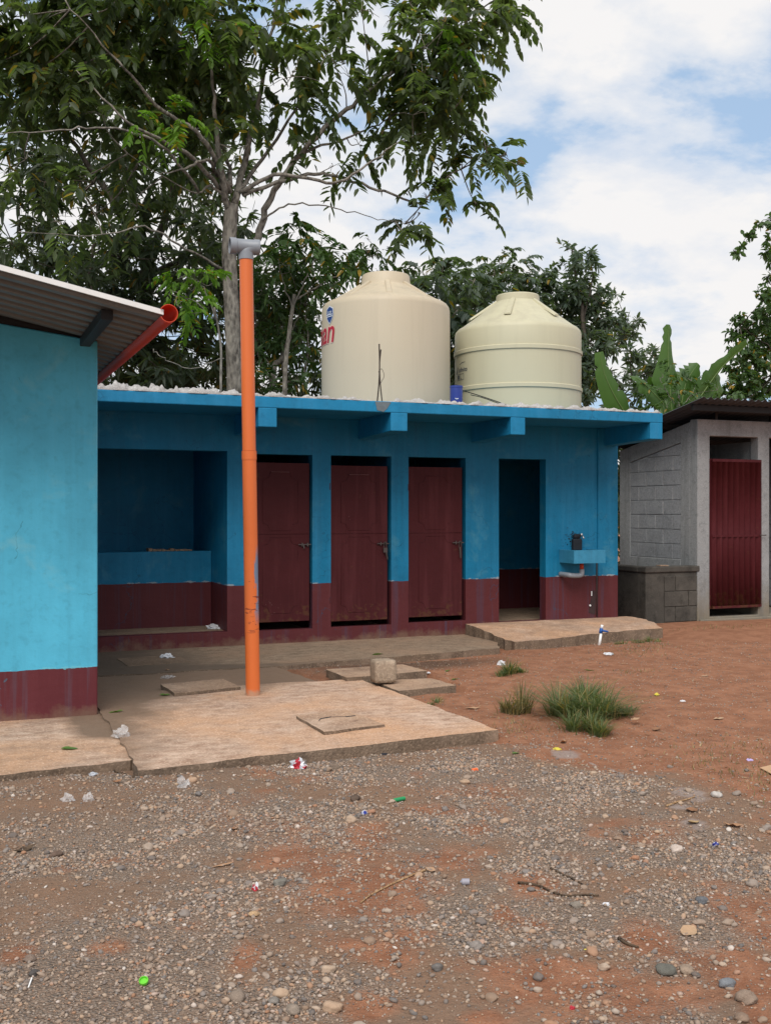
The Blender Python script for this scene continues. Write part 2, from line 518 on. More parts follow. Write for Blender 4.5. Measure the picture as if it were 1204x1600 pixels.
def mat_translucent(name, col, trans, rough=0.4):
    m, nt = new_mat(name)
    P, _ = wpos(nt)
    c = mixc(nt, noise(nt, P, 4, 4), [x * 0.88 for x in col], [min(1, x * 1.08) for x in col])
    p = nd(nt, 'ShaderNodeBsdfPrincipled', {'Base Color': c, 'Roughness': rough})
    t = nd(nt, 'ShaderNodeBsdfTranslucent', {'Color': c})
    mx = nd(nt, 'ShaderNodeMixShader', {0: trans, 1: p.outputs[0], 2: t.outputs[0]})
    nd(nt, 'ShaderNodeOutputMaterial', {0: mx.outputs[0]})
    return m


M['gutter'] = mat_translucent('orange_red_pvc', (0.68, 0.09, 0.035), 0.35)


def mat_post():
    m, nt = new_mat('orange_pvc')
    P, s = wpos(nt)
    z = s.outputs[2]
    c = mixc(nt, noise(nt, P, 3, 4), (0.60, 0.132, 0.028), (0.67, 0.158, 0.038))
    # blue smears and dark scrapes between hip and shoulder height
    zwin = ramp(nt, math_n(nt, 'MULTIPLY', z, 0.5), [(0.30, (0, 0, 0)), (0.38, (1, 1, 1)), (0.58, (1, 1, 1)), (0.64, (0, 0, 0))])
    xr = math_n(nt, 'SUBTRACT', s.outputs[0], 2.30)
    smv = nd(nt, 'ShaderNodeMapping', {'Vector': P, 'Scale': (22, 22, 3.2)}).outputs[0]
    sm = math_n(nt, 'ADD', noise(nt, smv, 1.0, 5, 0.7), math_n(nt, 'MULTIPLY', xr, 5.0))
    c = mixc(nt, math_n(nt, 'MULTIPLY', zwin, ramp(nt, sm, [(0.60, (0, 0, 0)), (0.64, (0.9, 0.9, 0.9))])), c, (0.10, 0.21, 0.33))
    scv = nd(nt, 'ShaderNodeMapping', {'Vector': P, 'Scale': (9, 9, 46), 'Rotation': (0, R(17), 0)}).outputs[0]
    sc = noise(nt, scv, 1.0, 3, 0.6)
    z2 = ramp(nt, math_n(nt, 'MULTIPLY', z, 0.5), [(0.26, (0, 0, 0)), (0.30, (1, 1, 1)), (0.50, (1, 1, 1)), (0.56, (0, 0, 0))])
    c = mixc(nt, math_n(nt, 'MULTIPLY', z2, ramp(nt, sc, [(0.60, (0, 0, 0)), (0.63, (0.85,) * 3)])), c, (0.16, 0.03, 0.02))
    base = ramp(nt, math_n(nt, 'ADD', z, math_n(nt, 'MULTIPLY', noise(nt, P, 30, 4), 0.08)), [(0.09, (0.8,) * 3), (0.13, (0, 0, 0))])
    c = mixc(nt, base, c, (0.42, 0.27, 0.18))
    finish(nt, c, 0.38, noise(nt, P, 20, 3), 0.03, 0.002, 0, 0.45)
    return m


M['post'] = mat_post()


def mat_ground():
    m, nt = new_mat('earth_and_gravel')
    P, s = wpos(nt)
    A = lambda n: nd(nt, 'ShaderNodeAttribute', attribute_name=n).outputs['Fac']
    f1 = noise(nt, P, 9, 7, 0.7)
    f2 = noise(nt, P, 55, 5, 0.7)
    f3 = noise(nt, P, 2.1, 5, 0.6, 0.4)
    wob = math_n(nt, 'MULTIPLY', math_n(nt, 'SUBTRACT', f1, 0.5), 0.9)
    brown = mixc(nt, f2, (0.165, 0.098, 0.063), (0.345, 0.215, 0.143))
    brown = mixc(nt, ramp(nt, f3, [(0.4, (0, 0, 0)), (0.7, (1, 1, 1))]), brown, (0.22, 0.148, 0.105))
    clay = mixc(nt, f1, (0.265, 0.112, 0.060), (0.42, 0.205, 0.120))
    clay = mixc(nt, math_n(nt, 'MULTIPLY', ramp(nt, f2, [(0.5, (0, 0, 0)), (0.75, (1, 1, 1))]), 0.6), clay, (0.42, 0.225, 0.14))
    f4 = noise(nt, P, 4.5, 7, 0.72, 0.3)
    clay = mixc(nt, math_n(nt, 'MULTIPLY', ramp(nt, f4, [(0.42, (1, 1, 1)), (0.58, (0, 0, 0))]), 0.55), clay, (0.20, 0.084, 0.046))
    crumb = nd(nt, 'ShaderNodeTexVoronoi', {'Vector': P, 'Scale': 62.0})
    clay = mixc(nt, math_n(nt, 'MULTIPLY', math_n(nt, 'LESS_THAN', crumb.outputs['Distance'], math_n(nt, 'MULTIPLY', math_n(nt, 'SUBTRACT', f1, 0.30), 1.1)), 0.5), clay, mixc(nt, crumb.outputs['Color'], (0.42, 0.23, 0.15), (0.21, 0.10, 0.06)))
    grey = mixc(nt, f2, (0.165, 0.120, 0.090), (0.375, 0.295, 0.235))
    c = mixc(nt, ramp(nt, math_n(nt, 'ADD', A('clay'), wob), [(0.30, (0, 0, 0)), (0.70, (1, 1, 1))]), brown, clay)
    c = mixc(nt, ramp(nt, math_n(nt, 'ADD', A('grey'), wob), [(0.35, (0, 0, 0)), (0.75, (0.62,) * 3)]), c, grey)
    vo = nd(nt, 'ShaderNodeTexVoronoi', {'Vector': P, 'Scale': 95.0})
    vcol = ramp(nt, vo.outputs['Color'], [(0.15, (0.13, 0.115, 0.10)), (0.5, (0.27, 0.225, 0.19)), (0.9, (0.46, 0.385, 0.32))])
    grit = math_n(nt, 'MULTIPLY', math_n(nt, 'LESS_THAN', vo.outputs['Distance'], 0.42), ramp(nt, math_n(nt, 'ADD', A('grey'), wob), [(0.2, (0.10,) * 3), (0.7, (0.75,) * 3)]))
    c = mixc(nt, grit, c, vcol)
    c = mixc(nt, ramp(nt, math_n(nt, 'ADD', A('damp'), math_n(nt, 'MULTIPLY', wob, 0.6)), [(0.35, (0, 0, 0)), (0.75, (0.8,) * 3)]), c, (0.095, 0.066, 0.048))
    c = mixc(nt, ramp(nt, math_n(nt, 'ADD', A('cement'), math_n(nt, 'MULTIPLY', wob, 0.8)), [(0.35, (0, 0, 0)), (0.6, (0.8,) * 3)]), c, (0.33, 0.27, 0.245))
    h = math_n(nt, 'ADD', math_n(nt, 'MULTIPLY', f1, 1.0), math_n(nt, 'ADD', math_n(nt, 'MULTIPLY', f2, 0.35), math_n(nt, 'MULTIPLY', math_n(nt, 'SUBTRACT', 0.5, vo.outputs['Distance']), math_n(nt, 'MULTIPLY', A('grey'), 0.5))))
    finish(nt, c, 0.93, h, 1.0, 0.034, 0, 0.12)
    return m


M['ground'] = mat_ground()


def mat_stone():
    m, nt = new_mat('river_stone')
    g = nd(nt, 'ShaderNodeNewGeometry')
    oi = nd(nt, 'ShaderNodeObjectInfo')
    r = math_n(nt, 'FRACT', math_n(nt, 'ADD', g.outputs['Random Per Island'], oi.outputs['Random']))
    c = ramp(nt, r, [(0.0, (0.10, 0.10, 0.10)), (0.15, (0.19, 0.18, 0.175)), (0.33, (0.33, 0.275, 0.23)), (0.5, (0.26, 0.185, 0.135)), (0.66, (0.40, 0.34, 0.285)), (0.80, (0.44, 0.32, 0.225)), (0.92, (0.34, 0.17, 0.10)), (1.0, (0.60, 0.55, 0.50))])
    n = noise(nt, g.outputs['Position'], 45, 5, 0.7)
    c = mixc(nt, ramp(nt, n, [(0.38, (0.05,) * 3), (0.7, (0.55,) * 3)]), c, (0.25, 0.155, 0.10))
    finish(nt, c, 0.85, noise(nt, g.outputs['Position'], 120, 4), 0.4, 0.004, 0, 0.2)
    return m


M['stone'] = mat_stone()
M['leaf_dark'] = mat_leaf('dark_leaf', (0.058, 0.088, 0.050), (0.125, 0.160, 0.082), 0.58, 0.03, (0.26, 0.19, 0.05))
M['leaf_mango'] = mat_leaf('mango_leaf', (0.050, 0.076, 0.056), (0.100, 0.128, 0.080), 0.5, 0.02, (0.20, 0.13, 0.03), 0.35)
M['leaf_mid'] = mat_leaf('mid_leaf', (0.036, 0.080, 0.028), (0.088, 0.150, 0.048), 0.35, 0.03)
M['leaf_hazed'] = mat_leaf('hazed_leaf', (0.072, 0.108, 0.086), (0.122, 0.160, 0.112), 0.42, 0.01)  # far leaves paled and blued in colour, standing in for haze
M['leaf_young'] = mat_leaf('young_leaf', (0.07, 0.16, 0.020), (0.16, 0.28, 0.040), 0.45, 0.06)
M['leaf_banana'] = mat_leaf('banana_leaf', (0.055, 0.120, 0.034), (0.100, 0.185, 0.050), 0.4, 0.0)
M['midrib'] = mat_plain('pale_midrib', (0.12, 0.18, 0.055), 0.5, 0.1)
M['grass'] = mat_leaf('grass_blade', (0.060, 0.095, 0.036), (0.165, 0.200, 0.085), 0.3, 0.18, (0.30, 0.23, 0.10), 0.6)
M['drygrass'] = mat_leaf('dry_grass_blade', (0.10, 0.10, 0.045), (0.20, 0.17, 0.08), 0.3, 0.3, (0.32, 0.24, 0.12), 0.7)
M['bark_pale'] = mat_bark('pale_bark', (0.085, 0.075, 0.065), (0.30, 0.275, 0.235))
M['bark_dark'] = mat_bark('dark_bark', (0.030, 0.025, 0.021), (0.10, 0.085, 0.07))
M['twig'] = mat_bark('dry_twig', (0.05, 0.035, 0.026), (0.13, 0.09, 0.06), 25)
M['barkstrip'] = mat_bark('split_wood', (0.26, 0.15, 0.075), (0.46, 0.30, 0.17), 20)
def mat_dead():
    m, nt = new_mat('dead_leaf')
    g = nd(nt, 'ShaderNodeNewGeometry')
    oi = nd(nt, 'ShaderNodeObjectInfo')
    r = math_n(nt, 'FRACT', math_n(nt, 'ADD', g.outputs['Random Per Island'], oi.outputs['Random']))
    c = ramp(nt, r, [(0.0, (0.22, 0.105, 0.055)), (0.35, (0.42, 0.235, 0.125)), (0.7, (0.50, 0.34, 0.22)), (1.0, (0.40, 0.30, 0.14))])
    c = mixc(nt, math_n(nt, 'MULTIPLY', noise(nt, g.outputs['Position'], 90, 4, .7), .6), c, (0.20, 0.10, 0.055))
    finish(nt, c, 0.8)
    return m


M['deadleaf'] = mat_dead()
M['paper'] = mat_plain('white_paper', (0.60, 0.60, 0.62), 0.8, 0.08, 30)


def mat_film(name, col, alpha):
    m, nt = new_mat(name)
    p = nd(nt, 'ShaderNodeBsdfPrincipled', {'Base Color': tuple(col) + (1,), 'Roughness': 0.25, 'Specular IOR Level': 0.6})
    t = nd(nt, 'ShaderNodeBsdfTransparent')
    mx = nd(nt, 'ShaderNodeMixShader', {0: alpha, 1: t.outputs[0], 2: p.outputs[0]})
    nd(nt, 'ShaderNodeOutputMaterial', {0: mx.outputs[0]})
    return m


M['film'] = mat_film('clear_film', (0.72, 0.70, 0.70), 0.30)
M['foil'] = mat_plain('silver_foil', (0.62, 0.63, 0.67), 0.3, 0.2, 40, 0.5)
for nme, col in (('red', (0.40, 0.03, 0.045)), ('green', (0.02, 0.25, 0.09)), ('lime', (0.16, 0.58, 0.05)), ('blue', (0.03, 0.045, 0.26)), ('orange', (0.80, 0.16, 0.05)), ('yellow', (0.6, 0.5, 0.06)), ('lilac', (0.45, 0.36, 0.62))):
    M['p_' + nme] = mat_plain(nme + '_plastic', col, 0.4, 0.1, 60)
M['card'] = mat_plain('brown_card', (0.46, 0.29, 0.17), 0.85, 0.1, 20)
M['greentip'] = mat_leaf('fresh_fallen_leaf', (0.07, 0.15, 0.03), (0.14, 0.22, 0.04), 0.2, 0.0, rough=0.5)

# ------------------------------------------------------------------ ground
SLAB = [(1.02, 6.26), (2.2, 6.35), (3.51, 6.46), (3.48, 7.3), (3.45, 8.24), (3.42, 8.92), (1.06, 9.0), (1.05, 7.6), (1.04, 6.77)]


def in_rect(x, y, x0, x1, y0, y1, s=0.06):
    return sstep(x0, x0 + s, x) * (1 - sstep(x1 - s, x1, x)) * sstep(y0, y0 + s, y) * (1 - sstep(y1 - s, y1, y))


def ground_h(x, y):
    x, y = np.asarray(x, float), np.asarray(y, float)
    h = (fbm(x, y, 0.9, 4, 1) - 0.5) * 0.075 + (fbm(x, y, 5.0, 3, 2) - 0.5) * 0.022
    near = 1 - sstep(12, 20, np.hypot(x, y))
    h = h * near
    h = h - 0.02 * np.exp(-((x - 2.6) ** 2 / 0.5 + (y - 5.3) ** 2 / 0.25))     # hollow in front of the slab
    k = np.maximum.reduce([in_rect(x, y, 0.95, 3.55, 6.2, 9.1), in_rect(x, y, -6, 1.1, 6.4, 12.2), in_rect(x, y, -1, 5.75, 10.1, 12.2), in_rect(x, y, 0.5, 3.1, 8.7, 10.3), in_rect(x, y, 3.1, 4.2, 8.1, 9.5), in_rect(x, y, 5.6, 8.3, 10.4, 12.2)])
    edge = np.exp(-np.maximum(0, (0.12 - np.minimum(k, .12))) * 40)
    h = h * (1 - 0.75 * edge)
    return h * (1 - k) + (-0.05) * k


def grid_axis(lo, hi, step, far):
    a = list(np.arange(lo, hi, step))
    s, v, left = step, lo, []
    while v > -far:
        s *= 1.22
        v -= s
        left.append(v)
    s, v, right = step, a[-1], []
    while v < far:
        s *= 1.22
        v += s
        right.append(v)
    return np.array(left[::-1] + a + right)


gx = grid_axis(-0.9, 5.6, 0.03, 900)
gy = grid_axis(2.0, 8.6, 0.03, 900)
GX, GY = np.meshgrid(gx, gy)
GZ = ground_h(GX, GY)


EDGE = [on_ground(*p) for p in ((778, 1152), (850, 1168), (940, 1195), (1000, 1210), (1060, 1230), (1095, 1248))]
EDGE_X = [-9, 0.4, 1.0] + [p.x for p in EDGE] + [EDGE[-1].x + .03, EDGE[-1].x + .08]
EDGE_Y = [6.5, 6.4, 6.25] + [p.y for p in EDGE] + [5.0, 4.2]


def gravel_edge(x):
    """Y of the line where the gravel stops and the red earth begins, right of the slab"""
    return np.interp(x, EDGE_X, EDGE_Y)


# red earth showing through the gravel: seen place, half-width, half-depth (as surveyed), strength
CLAY = [(500, 1360, 45, 34, 1), (566, 1307, 50, 26, 1), (606, 1353, 45, 22, .9), (686, 1393, 30, 12, .8), (745, 1290, 34, 16, .9), (720, 1340, 70, 26, .7), (650, 1460, 50, 16, .8), (543, 1476, 26, 12, .7),
        (573, 1572, 46, 32, 1), (789, 1433, 28, 22, .9), (765, 1590, 55, 16, .9), (827, 1374, 55, 34, .95), (830, 1441, 36, 14, .9), (1018, 1468, 60, 40, .95), (1169, 1421, 70, 60, .9), (1162, 1515, 55, 50, .95),
        (27, 1493, 36, 20, .9), (170, 1486, 42, 18, .85), (103, 1357, 30, 10, .8), (186, 1343, 46, 10, .8), (382, 1496, 30, 26, .9), (652, 1206, 30, 7, .7), (732, 1232, 100, 17, .8), (686, 1259, 70, 14, .8), (576, 1289, 45, 12, .8),
        (413, 1236, 30, 7, .7), (300, 1450, 40, 16, .5), (250, 1420, 60, 14, .4), (900, 1340, 40, 14, .5), (1190, 1580, 40, 40, .8)]


def zone_clay(x, y):
    n = fbm(x, y, 1.3, 4, 5)
    right = sstep(-0.25, 0.25, (x - 3.55) + (y - 6.0) * 0.30 + (n - .5) * 0.6)                  # open red earth
    right = np.maximum(right, sstep(0.0, 0.5, (x - 2.55) * 1.0 - (y - 2.6) * 0.62 + (n - .5) * 0.8) * (1 - sstep(4.6, 5.6, y)) * 0.55)
    blot = 0.0
    for px, py, rx, ry, w in CLAY:
        c = on_ground(px, py)
        d = math.hypot(c.x, c.y)
        u, v = (x - c.x) * CS - (y - c.y) * SN, (x - c.x) * SN + (y - c.y) * CS
        ex, ey = rx * d / 1650, ry * d * d / (1650 * EYE)
        blot = np.maximum(blot, w * np.exp(-((u / ex) ** 2 + (v / ey) ** 2)))
    haze_ = 0.66 * sstep(.42, .68, fbm(x, y, 1.7, 4, 41)) * sstep(0.7, 1.6, x)
    blot = np.maximum(blot, haze_)
    return np.clip(np.maximum(right, blot * (0.35 + 1.3 * fbm(x, y, 4.5, 4, 44))), 0, 1)


def zone_grey(x, y):
    n = fbm(x, y, 1.1, 4, 8)
    inside = 1 - sstep(-0.10, 0.10, y - gravel_edge(x) + (n - .5) * 0.25)
    inside = inside * (1 - sstep(3.3, 4.1, x - 0.30 * (y - 5.4) * (y > 5.4) + (n - .5) * .3))
    soft = 0.12 + 0.88 * sstep(0.38, 0.58, 0.55 * n + 0.45 * fbm(x, y, 3.4, 3, 47))
    left_dirt = np.exp(-(((x - 0.45) / 0.75) ** 2 + ((y - 5.75) / 0.55) ** 2))
    hollow = np.exp(-(((x - 2.1) / 0.35) ** 2 + ((y - 5.45) / 0.30) ** 2))
    swath = np.exp(-(((x - 3.0) / 0.75) ** 2 + ((y - 5.2) / 0.75) ** 2)) + 0.7 * np.exp(-(((x - 0.9) / 0.7) ** 2 + ((y - 3.9) / 0.6) ** 2))
    soft = np.clip(soft + 0.55 * swath, 0, 1)
    return np.clip(inside * soft * (1 - 0.85 * left_dirt) * (1 - 0.8 * hollow) * (1 - 0.75 * zone_clay(x, y)), 0, 1)


def zone_damp(x, y):
    return np.clip(np.exp(-(((x - 4.2) / 1.5) ** 2 + ((y - 9.7) / 0.5) ** 2)) * 0.9 + 0.3 * np.exp(-(((x - 2.15) / .3) ** 2 + ((y - 5.4) / .22) ** 2)), 0, 1)


def zone_cement(x, y):
    n = fbm(x, y, 2.6, 3, 33)
    e = np.abs(y - gravel_edge(x) + 0.03 + (n - .5) * .25)
    e = np.where(x > EDGE[-1].x, 9, e)
    a = np.exp(-(e / (0.03 + 0.16 * np.clip(n - .35, 0, 1))) ** 2) * sstep(EDGE[0].x, EDGE[1].x, x)
    b = 0.0
    for px, py, rr in ((1075, 1242, .12), (1090, 1250, .10), (1068, 1262, .09), (1085, 1290, .10), (880, 1178, .12)):
        q = on_ground(px, py)
        b = np.maximum(b, np.exp(-((x - q.x) ** 2 + (y - q.y) ** 2) / rr ** 2))
    return np.clip(np.maximum(a, b) * (.15 + 1.1 * fbm(x, y, 7.0, 4, 61)), 0, 1)


me = bpy.data.meshes.new('ground')
nx, ny = len(gx), len(gy)
V = np.stack([GX, GY, GZ], -1).reshape(-1, 3)
ii = np.arange((ny - 1) * (nx - 1))
r0, c0 = ii // (nx - 1), ii % (nx - 1)
F = np.stack([r0 * nx + c0, r0 * nx + c0 + 1, (r0 + 1) * nx + c0 + 1, (r0 + 1) * nx + c0], -1)


def np_mesh(me, V, F):
    k = F.shape[1]
    me.vertices.add(len(V))
    me.vertices.foreach_set('co', np.ascontiguousarray(V, np.float32).ravel())
    me.loops.add(F.size)
    me.loops.foreach_set('vertex_index', np.ascontiguousarray(F, np.int32).ravel())
    me.polygons.add(len(F))
    me.polygons.foreach_set('loop_start', np.arange(0, F.size, k, dtype=np.int32))
    try:
        me.polygons.foreach_set('loop_total', np.full(len(F), k, np.int32))
    except Exception:
        pass
    me.update(calc_edges=True)
    me.validate()


np_mesh(me, V, F)
for nm, fn in (('clay', zone_clay), ('grey', zone_grey), ('damp', zone_damp), ('cement', zone_cement)):
    a = me.attributes.new(nm, 'FLOAT', 'POINT')
    a.data.foreach_set('value', np.asarray(fn(GX, GY), np.float32).ravel())
GROUND = tag(link('ground', me, None, [M['ground']], True), kind='structure', label='red earth and grey gravel yard')


def gz(x, y):
    return float(ground_h(x, y))


# ------------------------------------------------------------------ concrete sheets on the ground
def rough_outline(pts, step=0.09, amp=0.012):
    out = []
    n = len(pts)
    for i in range(n):
        a, b = Vector(pts[i][:2]), Vector(pts[(i + 1) % n][:2])
        k = max(1, int((b - a).length / step))
        for j in range(k):
            p = a.lerp(b, j / k)
            w = 0 if j == 0 else amp
            out.append((p.x + random.uniform(-w, w), p.y + random.uniform(-w, w)))
    return out


def slab(name, pts, top, mat, bottom=-0.08, dampf=None, step=0.09, amp=0.012, label=None, cell=0.14, topf=None):
    """a cast sheet: wavering edge, gently uneven top made of small cells"""
    ol = rough_outline(pts, step, amp)
    bm = bmesh.new()
    vs = [bm.verts.new((x, y, top)) for x, y in ol]
    f = bm.faces.new(vs)
    f.normal_update()
    if f.normal.z < 0:
        f.normal_flip()
    r = bmesh.ops.extrude_face_region(bm, geom=[f])
    bots = [g for g in r['geom'] if isinstance(g, bmesh.types.BMVert)]
    for v in bm.verts:
        pass
    lower = vs
    for v in lower:
        v.co.z = bottom
    x0, x1 = min(p[0] for p in ol), max(p[0] for p in ol)
    y0, y1 = min(p[1] for p in ol), max(p[1] for p in ol)
    for ax, lo, hi in ((0, x0, x1), (1, y0, y1)):
        for c in np.arange(lo + cell, hi, cell):
            no = (1, 0, 0) if ax == 0 else (0, 1, 0)
            co = (c, 0, 0) if ax == 0 else (0, c, 0)
            tops = [f_ for f_ in bm.faces if f_.normal.z > 0.5 or all(v.co.z > bottom + 1e-4 for v in f_.verts)]
            ge = set(tops)
            for f_ in tops:
                ge.update(f_.edges)
                ge.update(f_.verts)
            bmesh.ops.bisect_plane(bm, geom=list(ge), plane_co=co, plane_no=no)
    for v in bm.verts:
        if v.co.z > bottom + 1e-4:
            v.co.z += (float(fbm(v.co.x, v.co.y, 2.3, 3, 4)) - 0.5) * 0.014
            if topf:
                v.co.z += topf(v.co.x, v.co.y)
    bm.normal_update()
    m_ = bpy.data.meshes.new(name)
    bm.to_mesh(m_)
    bm.free()
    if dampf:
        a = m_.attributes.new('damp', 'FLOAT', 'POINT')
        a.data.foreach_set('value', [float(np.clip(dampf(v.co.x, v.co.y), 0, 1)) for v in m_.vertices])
    o = link(name, m_, None, [mat, M['soiled']])
    for f_ in m_.polygons:
        if abs(f_.normal.z) < 0.35:
            f_.material_index = 1
    return tag(o, label, None, None, 'structure')


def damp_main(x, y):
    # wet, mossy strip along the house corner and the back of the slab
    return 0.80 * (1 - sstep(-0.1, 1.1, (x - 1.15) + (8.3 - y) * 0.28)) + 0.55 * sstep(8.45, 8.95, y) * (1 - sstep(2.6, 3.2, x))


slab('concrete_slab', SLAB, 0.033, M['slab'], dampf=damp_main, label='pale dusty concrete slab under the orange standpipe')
slab('house_apron', [(-5, 6.40), (0.25, 6.50), (1.03, 6.60), (1.16, 6.75), (1.16, 9.03), (2.3, 9.02), (3.05, 8.97), (2.95, 9.98), (-0.5, 10.02), (-0.5, 8.6), (-5, 8.6)], 0.018, M['slab'],
     dampf=lambda x, y: max(0.95 * sstep(0.55, 0.98, x) * sstep(7.0, 7.5, y), 0.95 * sstep(8.2, 9.1, y), 0.38), label='stained concrete apron along the pale blue house')
slab('wall_apron', [(-0.5, 10.04), (1.3, 10.07), (3.0, 10.02), (4.4, 10.2), (5.68, 10.42), (5.90, 10.9), (5.88, 11.725), (-0.5, 11.725)], 0.02, M['apron'],
     dampf=lambda x, y: 0.75 * (1 - sstep(1.6, 3.4, x)) + 0.5 * (1 - sstep(10.1, 10.5, y)), label='damp concrete strip along the foot of the blue toilet block')
slab('doorway_platform', [(5.90, 10.48), (6.25, 10.50), (6.9, 10.70), (7.6, 10.82), (8.22, 10.86), (8.34, 11.2), (8.3, 11.74), (5.91, 11.74)], 0.072, M['slab'],
     dampf=lambda x, y: 0.42, topf=lambda x, y: 0.075 * float(sstep(10.6, 11.6, y)), amp=0.02, label='raised concrete step in front of the open doorway')


M['lid_damp'] = mat_concrete('damp_lid', (0.27, 0.19, 0.135), (0.12, 0.085, 0.06), (0.20, 0.135, 0.09), 1.6, None, 0.8)
M['lid_slab'] = mat_concrete('dusty_lid', (0.52, 0.38, 0.285), (0.27, 0.17, 0.115), (0.44, 0.28, 0.18), 1.6, None, 0.8)
M['lid_mid'] = mat_concrete('worn_lid', (0.40, 0.28, 0.20), (0.18, 0.12, 0.085), (0.30, 0.20, 0.135), 1.6, None, 0.8)


def lid(pts, z, label, loose=0.05, tilt=0.0, mat=None):
    mb = MB().prism([(x, y, z + loose + tilt * (y - pts[0][1])) for x, y in rough_outline(pts, 0.12, 0.008)], z, z + loose)
    mb.m = [0 if k < 2 else 1 for k in range(len(mb.m))]
    o = mb.build('manhole_cover', [mat or M['lid'], M['soiled']], None, bevel=0.004)
    return tag(o, label, 'manhole cover', 'concrete covers set in the yard slabs')


l2 = lid([(2.345, 6.77), (2.82, 6.84), (2.76, 7.47), (2.34, 7.38)], 0.03, 'cracked concrete cover near the front edge of the pale slab', 0.024, 0.0, M['lid_slab'])
l1 = lid([(1.70, 8.63), (2.28, 8.73), (2.25, 9.2), (1.68, 9.14)], 0.025, 'concrete cover beside the orange standpipe, edge open and dark', 0.035, 0.0, M['lid_mid'])
l3 = lid([(3.27, 8.83), (3.7, 8.86), (4.10, 8.92), (4.05, 9.38), (3.26, 9.36)], -0.01, 'tilted concrete cover lying behind the cast concrete cube', 0.075)
l4 = lid([(3.47, 8.12), (4.04, 8.19), (4.0, 8.62), (3.46, 8.70)], -0.03, 'low concrete cover jutting from the slab into red earth', 0.075)
l5 = lid([(1.62, 10.55), (2.25, 10.62), (2.22, 11.2), (1.6, 11.15)], 0.012, 'dark damp concrete cover at the foot of the washing alcove', 0.014, 0.0, M['lid_damp'])
# the crack across the first cover: a ragged groove lying open, edges lifted
ck = [(2.43, 7.13), (2.47, 7.20), (2.56, 7.235), (2.66, 7.20), (2.74, 7.21)]
mbk = MB()
for i in range(len(ck) - 1):
    a, b = ck[i], ck[i + 1]
    w = 0.008 + 0.006 * (i % 2)
    mbk.add([(a[0], a[1] - w, .0545), (b[0], b[1] - w, .0545), (b[0], b[1] + w, .0545), (a[0], a[1] + w, .0545)], [(0, 1, 2, 3)])
mbk.build('crack', M['dark'], l2)
mbs = MB()
for i in range(len(SLAB)):
    pass

# ------------------------------------------------------------------ deep blue toilet block
FY = 11.72
TB = empty('toilet_block', (4.5, FY, 0), 'deep blue flat roofed toilet block with maroon base and three maroon doors', 'building')


def wall_grid(x0, x1, z0, z1, holes, y0, y1, step=0.0):
    """a wall sheet from y0 (front) to y1 with rectangular holes (xa, xb, za, zb); reveals closed"""
    xs = sorted({x0, x1} | {h[i] for h in holes for i in (0, 1)})
    zs = sorted({z0, z1} | {h[i] for h in holes for i in (2, 3)})
    mb = MB()
    idx = {}

    def vid(i, j, k):
        if (i, j, k) not in idx:
            idx[(i, j, k)] = len(mb.v)
            mb.v.append((xs[i], (y0, y1)[k], zs[j]))
        return idx[(i, j, k)]

    def solid(i, j):
        if i < 0 or j < 0 or i >= len(xs) - 1 or j >= len(zs) - 1:
            return False
        cx, cz = (xs[i] + xs[i + 1]) / 2, (zs[j] + zs[j + 1]) / 2
        return not any(h[0] < cx < h[1] and h[2] < cz < h[3] for h in holes)

    for i in range(len(xs) - 1):
        for j in range(len(zs) - 1):
            if not solid(i, j):
                continue
            q = [
                (vid(i, j, 0), vid(i + 1, j, 0), vid(i + 1, j + 1, 0), vid(i, j + 1, 0)),
                (vid(i, j + 1, 1), vid(i + 1, j + 1, 1), vid(i + 1, j, 1), vid(i, j, 1))]
            if not solid(i - 1, j):
                q.append((vid(i, j, 1), vid(i, j, 0), vid(i, j + 1, 0), vid(i, j + 1, 1)))
            if not solid(i + 1, j):
                q.append((vid(i + 1, j, 0), vid(i + 1, j, 1), vid(i + 1, j + 1, 1), vid(i + 1, j + 1, 0)))
            if not solid(i, j - 1):
                q.append((vid(i, j, 1), vid(i + 1, j, 1), vid(i + 1, j, 0), vid(i, j, 0)))
            if not solid(i, j + 1):
                q.append((vid(i, j + 1, 0), vid(i + 1, j + 1, 0), vid(i + 1, j + 1, 1), vid(i, j + 1, 1)))
            mb.f += q
            mb.m += [0] * len(q)
    return mb


TOP = 2.63
holes = [(0.95, 2.903, 0.18, 2.225), (3.20, 3.916, 0.172, 2.20), (4.145, 4.912, 0.178, 2.203), (5.139, 5.91, 0.19, 2.203), (6.377, 7.054, 0.145, 2.206)]
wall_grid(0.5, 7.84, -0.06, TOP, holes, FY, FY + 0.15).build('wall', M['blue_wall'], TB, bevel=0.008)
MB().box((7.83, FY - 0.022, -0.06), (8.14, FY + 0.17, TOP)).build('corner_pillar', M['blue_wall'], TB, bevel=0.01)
mi = MB()
mi.box((0.5, 13.5, -0.06), (8.13, 13.65, TOP))                     # rear wall
mi.box((0.5, FY + 0.15, -0.06), (0.62, 13.5, TOP))
for a, b in ((2.905, 3.03), (3.98, 4.10), (4.97, 5.09), (6.02, 6.14)):
    mi.box((a, FY + 0.15, 0.02), (b, 13.5, TOP))
mi.box((7.99, FY + 0.17, -0.06), (8.13, 13.5, TOP))
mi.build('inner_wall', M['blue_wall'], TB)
fl = MB()
fl.box((0.62, FY + 0.15, -0.05), (7.99, 13.5, 0.13))
fl.box((0.62, FY + 0.15, 0.131), (2.904, 12.48, 0.178))
fl.build('floor', M['apron'], TB)
